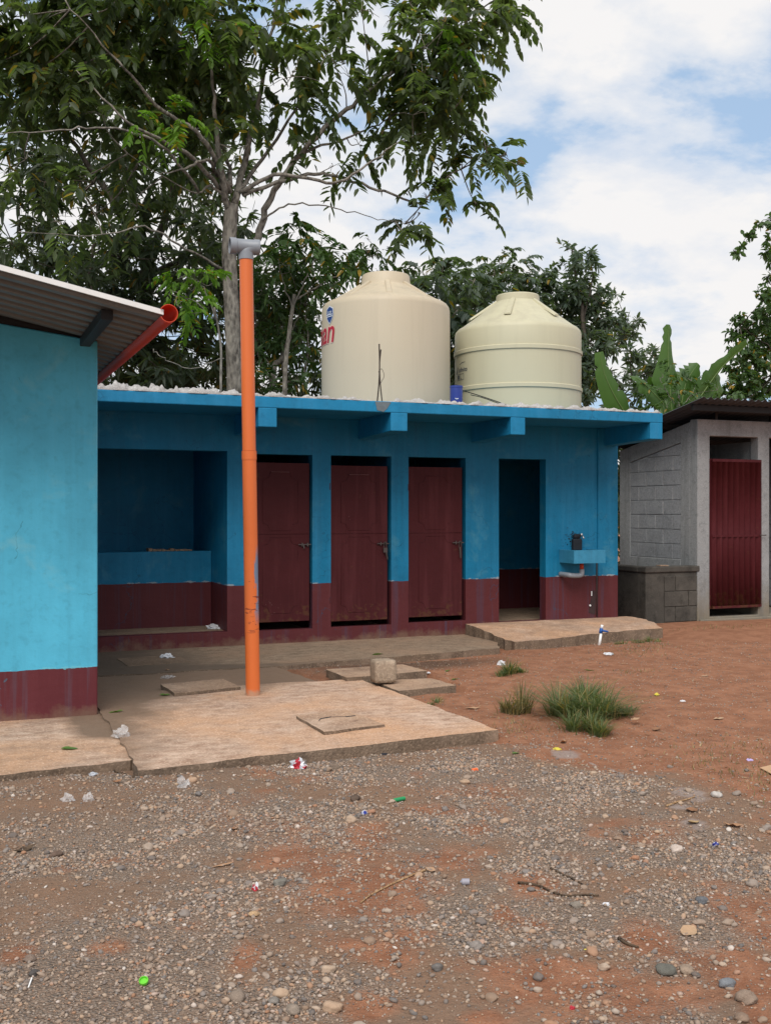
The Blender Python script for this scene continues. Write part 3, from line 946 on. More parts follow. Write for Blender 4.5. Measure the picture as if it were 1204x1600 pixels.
# washing counter across the alcove
pc = MB().box((0.62, 12.48, 0.05), (2.903, 12.62, 1.07)).box((0.62, 12.622, 0.85), (2.903, 13.498, 0.95)).build('wash_counter', M['blue_wall'], TB, bevel=0.012)
lump = MB()
for i in range(10):
    x = 2.18 + i * 0.053
    lump.box((x, 12.64 + random.uniform(-.01, .02), 0.952), (x + 0.05, 12.75 + random.uniform(0, .06), 1.075 + random.uniform(0, 0.03)))
lump.build('broken_brick_edge', M['lid'], TB, bevel=0.006)
# doors
spec = [(3.185, 3.890, 0.265, 2.105), (4.135, 4.868, 0.245, 2.085), (5.140, 5.868, 0.255, 2.085)]
for i, (xa, xb, za, zb) in enumerate(spec):
    y = FY + 0.035 - 0.02 * (i > 0)
    d = MB().box((xa, y, za), (xb, y + 0.03, zb)).build('door', M['maroon'], TB, bevel=0.003)
    w = xb - xa
    mb = MB()
    for (z0, z1) in ((1.32, zb - 0.11), (za + 0.10, 1.24)):
        c = 0.09
        l, r = xa + 0.14, xb - 0.14
        path = [(l + c, z1), (r - c, z1), (r - c, z1 - c * .35), (r - c * .7, z1 - c * .8), (r, z1 - c), (r, z0 + c), (r - c * .7, z0 + c * .8), (r - c, z0), (l + c, z0), (l + c * .7, z0 + c * .8), (l, z0 + c), (l, z1 - c), (l + c * .7, z1 - c * .8), (l + c, z1 - c * .35), (l + c, z1)]
        mb.tube([(px_, y - 0.001, pz_) for px_, pz_ in path], 0.0035, 6)
    mb.tube([(xa + 0.01, y - 0.001, 1.28), (xb - 0.01, y - 0.001, 1.28)], 0.004, 6)
    mb.build('moulding', M['maroon'], d, smooth=True)
    if i < 2:
        MB().tube([(xa + 0.245, y - 0.0065, zb - 0.107), (xb - 0.245, y - 0.0065, zb - 0.107)], 0.0035, 6).build('edge_highlight', M['bead'], d)  # pale strip painting the highlight along the moulding's top edge
    bolt = MB()
    bolt.tube([(xb - 0.14, y - 0.018, 1.155), (xb + 0.012, y - 0.018, 1.155)], 0.007, 8)
    bolt.box((xb - 0.10, y - 0.024, 1.135), (xb - 0.085, y, 1.175))
    bolt.box((xb - 0.035, y - 0.024, 1.135), (xb - 0.02, y, 1.175))
    bolt.build('bolt', M['steel'], d)
    if i == 0:
        MB().tube([(xb - 0.075, y - 0.02, 1.155), (xb - 0.073, y - 0.026, 1.11)], 0.008, 8).build('bolt_handle', M['steel'], d)
    else:
        pl = MB()
        pl.tube(smooth_path([(xb - 0.055, y - 0.03, 1.10), (xb - 0.058, y - 0.032, 1.16), (xb - 0.04, y - 0.034, 1.175), (xb - 0.028, y - 0.032, 1.155), (xb - 0.026, y - 0.03, 1.10)], 4), 0.005, 6)
        if i == 1:
            pl.box((xb - 0.065, y - 0.045, 1.05), (xb - 0.018, y - 0.02, 1.105))
            pl.tube([(xb - 0.03, y - 0.035, 1.05), (xb - 0.012, y - 0.03, 0.965)], [0.012, 0.008], 8)
        else:
            pl.tube([(xb - 0.045, y - 0.03, 1.10), (xb - 0.035, y - 0.03, 0.965)], [0.014, 0.009], 8)
        pl.build('padlock', M['steel'], d, label=None)
    for z in (za + 0.25, zb - 0.25):
        MB().tube([(xa - 0.004, y - 0.008, z - 0.04), (xa - 0.004, y - 0.008, z + 0.04)], 0.009, 8).build('hinge', M['maroon'], d)
# roof slab, brackets, mortar
rs = MB()
rs.box((0.3, 10.72, 2.63), (8.115, 14.0, 2.752))
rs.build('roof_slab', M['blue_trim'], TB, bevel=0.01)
for xa, xb in ((2.99, 3.19), (4.49, 4.69), (5.99, 6.18), (7.93, 8.112)):
    MB().add([(xa, 10.722, 2.43), (xb, 10.722, 2.43), (xb, FY, 2.40), (xa, FY, 2.40), (xa, 10.722, 2.632), (xb, 10.722, 2.632), (xb, FY, 2.632), (xa, FY, 2.632)],
             [(3, 2, 1, 0), (4, 5, 6, 7), (0, 1, 5, 4), (1, 2, 6, 5), (2, 3, 7, 6), (3, 0, 4, 7)]).build('roof_bracket', M['blue_trim'], TB, bevel=0.008)


def mortar_strip(xa, xb):
    nx_, ny_ = int((xb - xa) / 0.014), 16
    vs, fs = [], []
    for j in range(ny_ + 1):
        for i in range(nx_ + 1):
            x = xa + (xb - xa) * i / nx_
            v = j / ny_
            y = 10.728 + 0.42 * v
            endf = min(1, i / 4, (nx_ - i) / 4)
            amp = 0.018 + 0.022 * float(fbm(x, 3.0, 1.2, 3, 9)) + (0.022 if x < 2.6 else 0)
            prof = min(1.0, v * 5 + 0.55) * (1 - 0.75 * v)
            hgt = endf * prof * amp * (0.15 + 1.9 * abs(float(fbm(x, y, 13, 4, 6)) - .38) * 2.6) + (0.0 if j else -0.004)
            vs.append((x, y - 0.02 * endf * float(fbm(x, 0, 15, 3, 11)) * (j == 0), 2.753 + (hgt if j < ny_ else -0.001)))
    for j in range(ny_):
        for i in range(nx_):
            a = j * (nx_ + 1) + i
            fs.append((a, a + 1, a + nx_ + 2, a + nx_ + 1))
    b = [(vs[i][0], vs[i][1], 2.750) for i in range(nx_ + 1)]
    o = len(vs)
    vs += b
    for i in range(nx_):
        fs.append((o + i, o + i + 1, i + 1, i))
    return MB().add(vs, fs)


for xa, xb in ((0.6, 4.28), (4.52, 8.10)):
    mortar_strip(xa, xb).build('mortar_edging', M['mortar'], TB, smooth=True)
# rust-brown run-off left by the gap in the mortar
MB().add([(4.30, 10.716, 2.745), (4.325, 10.716, 2.65), (4.40, 10.716, 2.635), (4.44, 10.716, 2.67), (4.49, 10.716, 2.745)], [(0, 1, 2, 3, 4)]).build('rust_stain', mat_plain('rust_runoff', (0.13, 0.16, 0.18), 0.8, 0.4, 30), TB)
rb = MB()
rb.tube(smooth_path([(4.475, 11.1, 2.74), (4.50, 11.1, 2.98), (4.505, 11.09, 3.2), (4.50, 11.09, 3.44)], 5), 0.008, 6)
rb.tube(smooth_path([(4.545, 11.1, 2.74), (4.515, 11.1, 3.02), (4.51, 11.1, 3.22), (4.525, 11.1, 3.38)], 5), 0.007, 6)
rb.tube(smooth_path([(4.52, 11.09, 3.0), (4.56, 11.09, 3.08), (4.53, 11.09, 3.16), (4.49, 11.09, 3.12)], 5), 0.003, 5)
rb.build('rebar', M['rust'], TB)
# wash basin on the front wall
bs = MB()
X0, X1, Y0 = 7.254, 7.72, 11.37
bs.box((X0, Y0, 0.885), (X1, FY - 0.001, 0.93))
bs.box((X0, Y0, 0.9302), (X1, Y0 + 0.05, 1.05))
bs.box((X0, Y0 + 0.0502, 0.9302), (X0 + 0.05, FY - 0.001, 1.05))
bs.box((X1 - 0.05, Y0 + 0.0502, 0.9302), (X1, FY - 0.001, 1.05))
bas = bs.build('wash_basin', M['basin'], TB)
MB().tube([(7.45, 11.5, 0.885), (7.45, 11.5, 0.80)], 0.026, 12).build('drain_pipe', M['gutter'], bas, smooth=True)
MB().tube(smooth_path([(7.45, 11.5, 0.805), (7.45, 11.5, 0.745), (7.42, 11.51, 0.725), (7.33, 11.53, 0.725), (7.29, 11.56, 0.73), (7.27, FY + 0.01, 0.735)], 5), 0.032, 12).build('drain_trap', M['greypvc'], bas, smooth=True)
tb = MB()
tb.box((7.43, FY - 0.06, 1.03), (7.57, FY + 0.002, 1.19))
tb.box((7.45, FY - 0.05, 1.19), (7.555, FY + 0.002, 1.25))
tb.build('tap_block', M['dark'], bas, bevel=0.02)
MB().tube(smooth_path([(7.54, FY - 0.02, 1.22), (7.545, FY - 0.09, 1.225), (7.545, FY - 0.12, 1.19)], 4), 0.011, 8).tube([(7.545, FY - 0.07, 1.23), (7.545, FY - 0.07, 1.255)], 0.016, 8).build('tap', M['chrome'], bas, smooth=True)
splash = MB()
for i in range(110):
    a, q = random.uniform(0, 6.28), random.gauss(0, 0.07)
    cx, cz, rr = 7.46 + q, 1.19 + random.gauss(0, 0.055), random.uniform(0.0015, 0.012) * math.exp(-abs(q) * 4)
    splash.add([(cx + rr * math.cos(k * 1.047 + a) * random.uniform(.6, 1.2), FY - 0.003, cz + rr * math.sin(k * 1.047 + a) * random.uniform(.6, 1.2)) for k in range(6)], [tuple(range(6))])
splash.build('mould_spots', M['dark'], TB)['kind'] = 'stuff'
# supply pipe let into the pillar corner, broken plaster
MB().tube([(7.818, FY - 0.008, 0.17), (7.818, FY - 0.008, 0.92)], 0.007, 8).build('supply_pipe', M['steel'], TB, smooth=True)
hole = MB()
hole.add([(7.70, FY - 0.003, 0.22), (7.80, FY - 0.003, 0.19), (7.81, FY - 0.003, 0.50), (7.765, FY - 0.003, 0.52), (7.74, FY - 0.003, 0.42), (7.715, FY - 0.003, 0.34)], [tuple(range(6))])
hole.build('damp_patch', mat_plain('damp_plaster', (0.045, 0.026, 0.026), 0.8, 0.5, 18), TB)
MB().tube([(7.735, FY - 0.012, 0.44), (7.737, FY - 0.012, 0.50)], 0.008, 6).build('pipe_stub', M['whitepvc'], TB)
MB().tube([(7.715, FY - 0.015, 0.315), (7.715, FY - 0.004, 0.315)], 0.013, 8).build('pipe_stub', M['whitepvc'], TB)
# tap seen inside the open doorway and the low tiled step behind it
MB().tube([(7.02, 13.5, 1.10), (7.02, 13.42, 1.10)], 0.014, 8).tube([(7.02, 13.43, 1.10), (7.02, 13.41, 1.05)], 0.011, 8).build('indoor_tap', M['chrome'], TB)

# ------------------------------------------------------------------ pale blue house at the left
HX, HY = 1.03, 8.15
HS = empty('house', (0.0, HY, 0), 'pale sky blue house wall with maroon base under a zinc roof', 'building')
zt = lambda x: 2.825 + 0.125 * (HX - x)
hw = MB()
hw.add([(-4, HY, -.03), (HX, HY, -.03), (HX, HY, zt(HX)), (-4, HY, zt(-4)), (-4, HY + .15, -.03), (HX, HY + .15, -.03), (HX, HY + .15, zt(HX)), (-4, HY + .15, zt(-4))],
       [(0, 1, 2, 3), (5, 4, 7, 6), (1, 5, 6, 2), (4, 0, 3, 7), (3, 2, 6, 7), (1, 0, 4, 5)])
hw.build('wall', M['sky_wall'], HS, bevel=0.012)
MB().add([(HX - .15, HY + .152, -.03), (HX, HY + .152, -.03), (HX, 11.2, -.03), (HX - .15, 11.2, -.03), (HX - .15, HY + .152, 2.8), (HX, HY + .152, 2.8), (HX, 11.2, 2.8), (HX - .15, 11.2, 2.8)],
         [(3, 2, 1, 0), (4, 5, 6, 7), (0, 1, 5, 4), (1, 2, 6, 5), (2, 3, 7, 6), (3, 0, 4, 7)]).build('side_wall', M['sky_wall'], HS)
zr = lambda x: 2.805 + 0.205 * (1.25 - x)


def corrugated(along, across, zfun, pitch, amp, axis, thick=0.0022, per=8, trap=False):
    """sheet with waves across one axis; axis='y' = waves counted along y (ridges run in x)"""
    a0, a1, an = along
    b0, b1 = across
    nb = int((b1 - b0) / pitch * per)
    vs, fs = [], []
    for s in (0, 1):
        for j in range(nb + 1):
            b = b0 + (b1 - b0) * j / nb
            if trap:
                q = ((b - b0) / pitch) % 1.0
                w = amp * min(1.0, max(0.0, (abs(q - .5) - .20) / .07)) - amp * .5
            else:
                w = amp * math.sin(2 * math.pi * (b - b0) / pitch)
            for i in range(an + 1):
                a = a0 + (a1 - a0) * i / an
                x, y = (a, b) if axis == 'y' else (b, a)
                vs.append((x, y, zfun(x, y) + w - s * thick))
    m_ = an + 1
    tot = (nb + 1) * m_
    for j in range(nb):
        for i in range(an):
            q = (j * m_ + i, j * m_ + i + 1, (j + 1) * m_ + i + 1, (j + 1) * m_ + i)
            fs.append(q)
            fs.append(tuple(tot + k for k in q[::-1]))
    for j in range(nb):
        for i in (0, an):
            fs.append((j * m_ + i, (j + 1) * m_ + i, tot + (j + 1) * m_ + i, tot + j * m_ + i))
    for i in range(an):
        for j in (0, nb):
            fs.append((j * m_ + i, j * m_ + i + 1, tot + j * m_ + i + 1, tot + j * m_ + i))
    return MB().add(vs, fs)


corrugated((-3.0, 1.262, 3), (6.74, 11.3), lambda x, y: zr(x), 0.205, 0.052, 'y', per=28, trap=True).build('roof_sheet', M['zinc'], HS)
# bent drip edge on the front of the sheet
ed = MB()
for (xa, xb) in ((-3.0, 1.255),):
    ed.add([(xa, 6.722, zr(xa) + .020), (xb, 6.722, zr(xb) + .020), (xb, 6.738, zr(xb) + .020), (xa, 6.738, zr(xa) + .020), (xa, 6.722, zr(xa) - .012), (xb, 6.722, zr(xb) - .012), (xb, 6.738, zr(xb) - .012), (xa, 6.738, zr(xa) - .012)],
           [(0, 1, 2, 3), (7, 6, 5, 4), (4, 5, 1, 0), (5, 6, 2, 1), (6, 7, 3, 2), (7, 4, 0, 3)])
ed.build('roof_edge', M['edgezinc'], HS)
for x in (0.90, -0.55):
    pm = MB()
    z = zr(x + .04) - 0.026
    pm.box((x, 6.95, z - 0.065), (x + 0.075, 11.0, z))
    pm.build('purlin', M['tar'], HS, bevel=0.004)
pl = MB()  # solid black filler standing in for the shadowed gap between wall and roof
pl.add([(-3, 8.05 + .1, zt(-3) - .0), (HX, 8.15, zt(HX)), (HX, 8.28, zt(HX)), (-3, 8.28, zt(-3)), (-3, 8.16, zr(-3) - .022), (HX - .02, 8.16, zr(HX) - .022), (HX - .02, 8.28, zr(HX) - .022), (-3, 8.28, zr(-3) - .022)],
       [(3, 2, 1, 0), (4, 5, 6, 7), (0, 1, 5, 4), (1, 2, 6, 5), (2, 3, 7, 6), (3, 0, 4, 7)])
pl.build('eave_gap_shade', M['tar'], HS)
# slit pipe hung on the eave as a gutter
gt = MB()
gc, gr = Vector((1.285, 0, 2.80)), 0.058
n = 30
slot0, slot1 = R(150), R(205)
angs = [slot1 + (2 * math.pi - (slot1 - slot0)) * k / n for k in range(n + 1)]
vs, fs = [], []
for y in (6.70, 10.4):
    for rr in (gr, gr - 0.005):
        for a in angs:
            vs.append((gc.x + rr * math.cos(a), y, gc.z + rr * math.sin(a)))
k = n + 1
for i in range(n):
    fs.append((i, 2 * k + i, 2 * k + i + 1, i + 1))                       # outside
    fs.append((k + i, k + i + 1, 3 * k + i + 1, 3 * k + i))               # inside
    fs.append((i, i + 1, k + i + 1, k + i))
    fs.append((2 * k + i, 3 * k + i, 3 * k + i + 1, 2 * k + i + 1))
fs.append((0, k, 3 * k, 2 * k))
fs.append((n, 2 * k + n, 3 * k + n, k + n))
g_ = MB().add(vs, fs).build('gutter_pipe', M['gutter'], HS, auto=40)

# ------------------------------------------------------------------ grey block latrine at the right
LX, LY = 9.63, 11.95
LT = empty('latrine', (LX, LY, 0), 'grey concrete block latrine with corrugated red door and zinc roof', 'building')
wall_grid(LX, 13.6, -0.08, 2.83, [(9.843, 10.70, 0.06, 2.60), (10.905, 11.75, 0.06, 2.60)], LY, LY + 0.16).build('wall', M['render'], LT, bevel=0.01)
zs = lambda y: 2.83 - 0.19 * (y - LY)


def side_box(ya, yb, z0, zf, x0, x1):
    return [(x0, ya, z0), (x1, ya, z0), (x1, yb, z0), (x0, yb, z0), (x0, ya, zf(ya)), (x1, ya, zf(ya)), (x1, yb, zf(yb)), (x0, yb, zf(yb))]


BOXF = [(3, 2, 1, 0), (4, 5, 6, 7), (0, 1, 5, 4), (1, 2, 6, 5), (2, 3, 7, 6), (3, 0, 4, 7)]
YA, YB, YC = 12.32, 13.53, 13.80
sw = MB()
sw.add(side_box(LY + 0.161, YA, -0.08, zs, LX, LX + .16), BOXF)
sw.add(side_box(YB, YC, -0.08, zs, LX, LX + .16), BOXF)
sw.add([(LX, YA, zs(YA) - .24), (LX + .16, YA, zs(YA) - .24), (LX + .16, YB, zs(YB) - .24), (LX, YB, zs(YB) - .24), (LX, YA, zs(YA)), (LX + .16, YA, zs(YA)), (LX + .16, YB, zs(YB)), (LX, YB, zs(YB))], BOXF)
sw.add(side_box(YA, YB, 0.70, lambda y: 0.856, LX - 0.004, LX + .16), BOXF)
sw.build('concrete_frame', M['render'], LT, bevel=0.008)
MB().add(side_box(YA, YB, 0.857, lambda y: zs(y) - .245, LX + 0.02, LX + .15), BOXF).build('mortar_bed', M['mortar_bed'], LT)


def block_run(ya, yb, z0, rows, x_out, parent, off=0, cap=None, axis='y', mat='block', depth=0.03, bl=0.40):
    """courses of blocks as pieces, 1 cm joints"""
    for r_ in range(rows):
        za = z0 + r_ * 0.212
        p = ya - (0.0 if (r_ + off) % 2 else bl * 0.55)
        while p < yb - 0.03:
            a, b = max(p, ya) + 0.005, min(p + bl, yb) - 0.005
            p += bl + 0.008
            if b - a < 0.04:
                continue
            jut = random.uniform(-0.003, 0.004)
            if cap:
                t0, t1 = min(za + 0.203, cap(a)), min(za + 0.203, cap(b))
                if min(t0, t1) < za + 0.03:
                    if max(t0, t1) < za + 0.05:
                        continue
                    t0, t1 = max(t0, za + .012), max(t1, za + .012)
            else:
                t0 = t1 = za + 0.203
            q = x_out - jut
            if axis == 'y':
                vs_ = [(q, a, za), (q + depth, a, za), (q + depth, b, za), (q, b, za), (q, a, t0), (q + depth, a, t0), (q + depth, b, t1), (q, b, t1)]
            else:
                vs_ = [(a, q, za), (b, q, za), (b, q + depth, za), (a, q + depth, za), (a, q, t0), (b, q, t1), (b, q + depth, t1), (a, q + depth, t0)]
            MB().add(vs_, BOXF).build('block', M[mat], parent, bevel=0.004)


block_run(YA, YB, 0.862, 9, LX + 0.008, LT, cap=lambda y: zs(y) - .25)
# insides of the two cubicles
li = MB()
li.box((LX + .161, 13.45, -.05), (13.5, 13.6, 2.45))
li.box((10.74, LY + .161, -.05), (10.86, 13.449, 2.55))
li.box((11.85, LY + .161, -.05), (11.97, 13.449, 2.55))
li.box((LX + .161, LY + .161, -.05), (13.5, 13.449, 0.05))
li.build('inner_wall', M['render'], LT)
block_run(LY + .2, 13.4, 0.07, 11, 11.82, LT, axis='y', off=1)
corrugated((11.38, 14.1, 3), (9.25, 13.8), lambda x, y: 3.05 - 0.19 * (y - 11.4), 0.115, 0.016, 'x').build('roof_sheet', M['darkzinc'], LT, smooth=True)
for y in (11.62, 12.6, 13.7):
    z = 3.05 - 0.19 * (y - 11.4) - 0.02
    MB().box((9.3, y, z - 0.075), (13.7, y + 0.05, z)).build('roof_purlin', M['tar'], LT)
for x in (9.95, 10.95, 12.0):
    MB().box((x, LY + 0.01, 2.832), (x + 0.04, LY + 0.06, 2.95)).build('roof_prop', M['tar'], LT)
ZD0, ZD1 = 0.19, 2.26
dr = empty('x', (0, 0, 0), None, None)
bpy.data.objects.remove(dr)
DXA, DXB, DY = 9.848, 10.745, LY - 0.018
dsheet = corrugated((ZD0, ZD1, 2), (DXA, DXB), lambda x, y: 0.0, 0.098, 0.012, 'y')
dsheet.v = [(b, DY + z, a) for (a, b, z) in dsheet.v]
door = dsheet.build('door', M['redsheet'], LT, smooth=True)
df = MB()
df.box((DXA - .012, DY + 0.013, ZD0 - .015), (DXA + .02, DY + 0.04, ZD1 + .02))
df.box((DXB - .02, DY + 0.013, ZD0 - .015), (DXB + .012, DY + 0.04, ZD1 + .02))
df.box((DXA + .021, DY - 0.014, ZD1 - .02), (DXB - .021, DY - 0.010 + .03, ZD1 + .018))
df.box((DXA + .021, DY - 0.016, 1.18), (DXB - .021, DY - 0.012, 1.21))
df.box((DXA + .021, DY - 0.014, ZD0 - .014), (DXB - .021, DY + .02, ZD0 + .02))
df.build('door_frame', M['redsheet'], door)
MB().tube([(DXB - .05, DY - .025, 1.2), (DXB + .06, DY - .025, 1.2)], 0.007, 8).build('bolt', M['steel'], door)
# threshold kerb
MB().box((9.65, LY - 0.05, -0.05), (12.5, LY - 0.001, 0.035)).build('threshold', M['render'], LT, bevel=0.012)

# wash trough against the latrine
TR = empty('wash_trough', (9.2, LY, 0), 'black stained concrete wash trough standing against the grey latrine', 'wash trough')
t = MB()
TX0 = 8.77
t.box((TX0, LY + 0.012, -0.06), (LX - 0.002, LY + 0.16, 0.70))
t.box((TX0, LY + 0.1602, -0.06), (TX0 + 0.15, 13.3, 0.70))
t.box((TX0 + .1502, 13.15, -0.06), (LX - 0.002, 13.3, 0.70))
t.box((TX0 + .1502, LY + 0.1602, -0.06), (LX - 0.002, 13.1498, 0.42))
t.build('basin', M['sooty'], TR, bevel=0.012)
rim = MB()
rim.box((TX0 - .02, LY - 0.012, 0.7005), (LX + 0.035, LY + 0.17, 0.785))
rim.box((TX0 - .02, LY + 0.1702, 0.7005), (TX0 + 0.16, 13.32, 0.78))
rim.build('rim', M['sooty'], TR, bevel=0.016)
MB().box((9.02, LY + 0.02, 0.786), (9.16, LY + 0.12, 0.80)).build('soap_ledge', M['lid'], TR, bevel=0.004)
block_run(TX0 + 0.30, LX - 0.004, 0.02, 3, LY - 0.001, TR, axis='x', mat='sooty', depth=0.02)

# ------------------------------------------------------------------ tanks on the roof
ZR = 2.752


def tank(c, Rb, prof, mat, label, ribs, bands=()):
    t_ = empty('water_tank', (c[0], c[1], ZR), label, 'water tank', 'cream plastic water tanks on the toilet block roof')
    MB().lathe((c[0], c[1], ZR), prof, 72).build('body', mat, t_, auto=30)
    return t_


def sheet_ribs(c, n, r0, z0, r1, z1, w, a0, mat, parent):
    for k in range(n):
        a = a0 + 2 * math.pi * k / n
        er, et = Vector((math.cos(a), math.sin(a), 0)), Vector((-math.sin(a), math.cos(a), 0))
        o = Vector((c[0], c[1], ZR))
        A, B = o + er * r0 + Vector((0, 0, z0)), o + er * r1 + Vector((0, 0, z1))
        up = Vector((0, 0, 0.036))
        vs_ = [A - et * w, A + et * w, B + et * w * .75, B - et * w * .75]
        vs2 = [A - et * w * .7 + up * .4, A + et * w * .7 + up * .4, B + et * w * .6 + up, B - et * w * .6 + up]
        MB().add([v - Vector((0, 0, .015)) for v in vs_] + vs2, BOXF).build('rib', mat, parent, bevel=0.006)


C1, R1 = (5.37, 13.0), 0.85
p1 = [(R1 - .02, 0), (R1, 0.03), (R1 + .004, .6), (R1, 1.44), (R1 - .010, 1.48), (R1 - .035, 1.515), (R1 - .060, 1.532), (R1 - .075, 1.530), (R1 - .09, 1.540), (0.335, 1.775), (0.325, 1.80), (0.318, 1.905), (0.305, 1.925), (0.0, 1.93)]
T1 = tank(C1, R1, p1, M['tank_cream'], 'cream water tank with red lettering and blue shield badge on its side', 6)
toc1 = math.atan2(-C1[1], -C1[0])
sheet_ribs(C1, 8, R1 - .12, 1.555, 0.335, 1.775, 0.045, toc1 + 0.06, M['tank_cream'], T1)
C2, R2 = (7.37, 13.0), 0.88
p2 = [(R2 - .03, 0), (R2, 0.03)]
for zb_ in (0.43, 0.94):
    p2 += [(R2, zb_), (R2 + .016, zb_ + .012), (R2 + .016, zb_ + .058), (R2, zb_ + .07)]
p2 += [(R2, 1.25), (R2 - .012, 1.29), (R2 - .045, 1.325), (R2 - .09, 1.35), (0.315, 1.705), (0.305, 1.72), (0.30, 1.80), (0.288, 1.815), (0.0, 1.82)]
T2 = tank(C2, R2, p2, M['tank_lime'], 'pale lime water tank with two moulded bands and small dark print', 6)
toc2 = math.atan2(-C2[1], -C2[0])
sheet_ribs(C2, 6, 0.70, 1.45, 0.31, 1.70, 0.05, toc2 - 0.20, M['tank_lime'], T2)


def wrap(me_, c, Rb, th0, z0, toc, off):
    """bends a flat drawing (x along the wall, y up) round the tank; th0 = angle from the side facing the yard"""
    bm = bmesh.new()
    bm.from_mesh(me_)
    for _ in range(2):
        es = [e for e in bm.edges if abs(e.verts[0].co.x - e.verts[1].co.x) > 0.03]
        if es:
            bmesh.ops.subdivide_edges(bm, edges=es, cuts=1)
    bmesh.ops.triangulate(bm, faces=bm.faces[:])
    for v in bm.verts:
        a = toc + th0 + v.co.x / Rb
        rr = Rb + off
        v.co = Vector((c[0] + rr * math.cos(a), c[1] + rr * math.sin(a), z0 + v.co.y))
    bm.to_mesh(me_)
    bm.free()


def text_mesh(s, size, shear=0.0, bold=0.0, sx=1.0):
    cu_ = bpy.data.curves.new('text', 'FONT')
    cu_.body = s
    cu_.size = size
    cu_.shear = shear
    cu_.offset = bold
    o = bpy.data.objects.new('text', cu_)
    COL.objects.link(o)
    dg = bpy.context.evaluated_depsgraph_get()
    m_ = bpy.data.meshes.new_from_object(o.evaluated_get(dg))
    bpy.data.objects.remove(o)
    for v in m_.vertices:
        v.co.x *= sx
    return m_


def decal(name, m_, mat, c, Rb, th0, z0, toc, off, parent):
    wrap(m_, c, Rb, th0, z0, toc, off)
    m_.materials.clear()
    o = link(name, m_, None, [mat])
    world_child(o, parent)
    return o


def flat(pts):
    m_ = bpy.data.meshes.new('flat')
    m_.from_pydata([(x, y, 0) for x, y in pts], [], [tuple(range(len(pts)))])
    return m_


# left side of the tank as seen from the yard = negative angles
for nm, mt, bold, off in (('lettering_outline', 'ink_halo', 0.014, 0.003), ('lettering', 'ink_red', 0.004, 0.005)):
    tm = text_mesh('man', 0.43, 0.20, bold, 0.90)
    xmax = max(v.co.x for v in tm.vertices)
    for v in tm.vertices:
        v.co.x -= xmax
    decal(nm, tm, M[mt], C1, R1 + .004, R(-50.0), 3.72, toc1, off, T1)
sh = [(0, .118), (.085, .078), (.092, .0), (.07, -.055), (.03, -.10), (0, -.125), (-.03, -.10), (-.07, -.055), (-.092, .0), (-.085, .078)]
bd = decal('badge', flat(sh), M['ink_white'], C1, R1 + .004, R(-57.5), 4.075, toc1, 0.003, T1)
decal('badge_field', flat([(x * .86, y * .88) for x, y in sh]), M['ink_blue'], C1, R1 + .004, R(-57.5), 4.075, toc1, 0.005, bd)
tm = text_mesh('COP', 0.052, 0.1, 0.001)
xm = max(v.co.x for v in tm.vertices) / 2
for v in tm.vertices:
    v.co.x -= xm
decal('badge_print', tm, M['ink_white'], C1, R1 + .004, R(-57.5), 4.083, toc1, 0.007, bd)
for yy in (-.005, -.028):
    decal('badge_bar', flat([(-.07, yy), (.07, yy), (.07, yy + .011), (-.07, yy + .011)]), M['ink_white'], C1, R1 + .004, R(-57.5), 4.075, toc1, 0.007, bd)
tm = text_mesh('infinito', 0.085, 0.1, 0.001)
decal('print', tm, M['ink_dark'], C2, R2, R(-66), 3.455, toc2, 0.003, T2)
decal('emblem', flat([(0.00, -.02), (.03, -.01), (.045, .04), (.05, .09), (.025, .07), (.005, .03)]), M['ink_dark'], C2, R2, R(-71), 3.45, toc2, 0.003, T2)
decal('print_arc', flat([(0, 0), (.08, .022), (.16, .025), (.16, .031), (.08, .029), (0, .008)]), M['ink_dark'], C2, R2, R(-64), 3.555, toc2, 0.003, T2)
bx_ = [(0, 0, .20, .006), (0, .078, .20, .084), (.196, .006, .202, .078), (0.012, .015, .07, .07)]
for a, b, c_, d_ in bx_:
    decal('print_box', flat([(a, b), (c_, b), (c_, d_), (a, d_)]), M['ink_dark'], C2, R2, R(-69), 3.345, toc2, 0.003, T2)
tm = text_mesh('L', 0.07, 0, 0.002)
decal('print_letter', tm, M['ink_dark'], C2, R2, R(-62.5), 3.36, toc2, 0.003, T2)

# blue drum between the tanks
bk = empty('plastic_drum', (5.87, 11.9, ZR), 'small dark blue plastic drum standing between the two water tanks', 'drum')
MB().lathe((5.87, 11.9, ZR), [(0, 0), (0.074, 0), (0.079, .02), (0.079, .335), (0.083, .338), (0.083, .362), (0.073, .364), (0.073, .05), (0, .05)], 28).build('shell', M['bucket'], bk, auto=35)
MB().tube([(5.82, 11.833, ZR + .20), (5.835, 11.827, ZR + .19), (5.86, 11.820, ZR + .195)], 0.006, 6).build('label_scrap', M['paper'], bk)
cb = MB()
cb.tube(smooth_path([at(722, 610, 12.0), at(745, 617, 12.0), at(772, 626, 11.95), at(800, 636, 11.8)], 5), 0.006, 6)
cb.tube(smooth_path([at(735, 617, 12.02), at(752, 621, 12.02), at(775, 629, 11.95), at(795, 637, 11.8)], 5), 0.005, 6)
tag(cb.build('cable', M['cable'], None), 'thin black cable sagging across the front of the lime tank', 'cable')

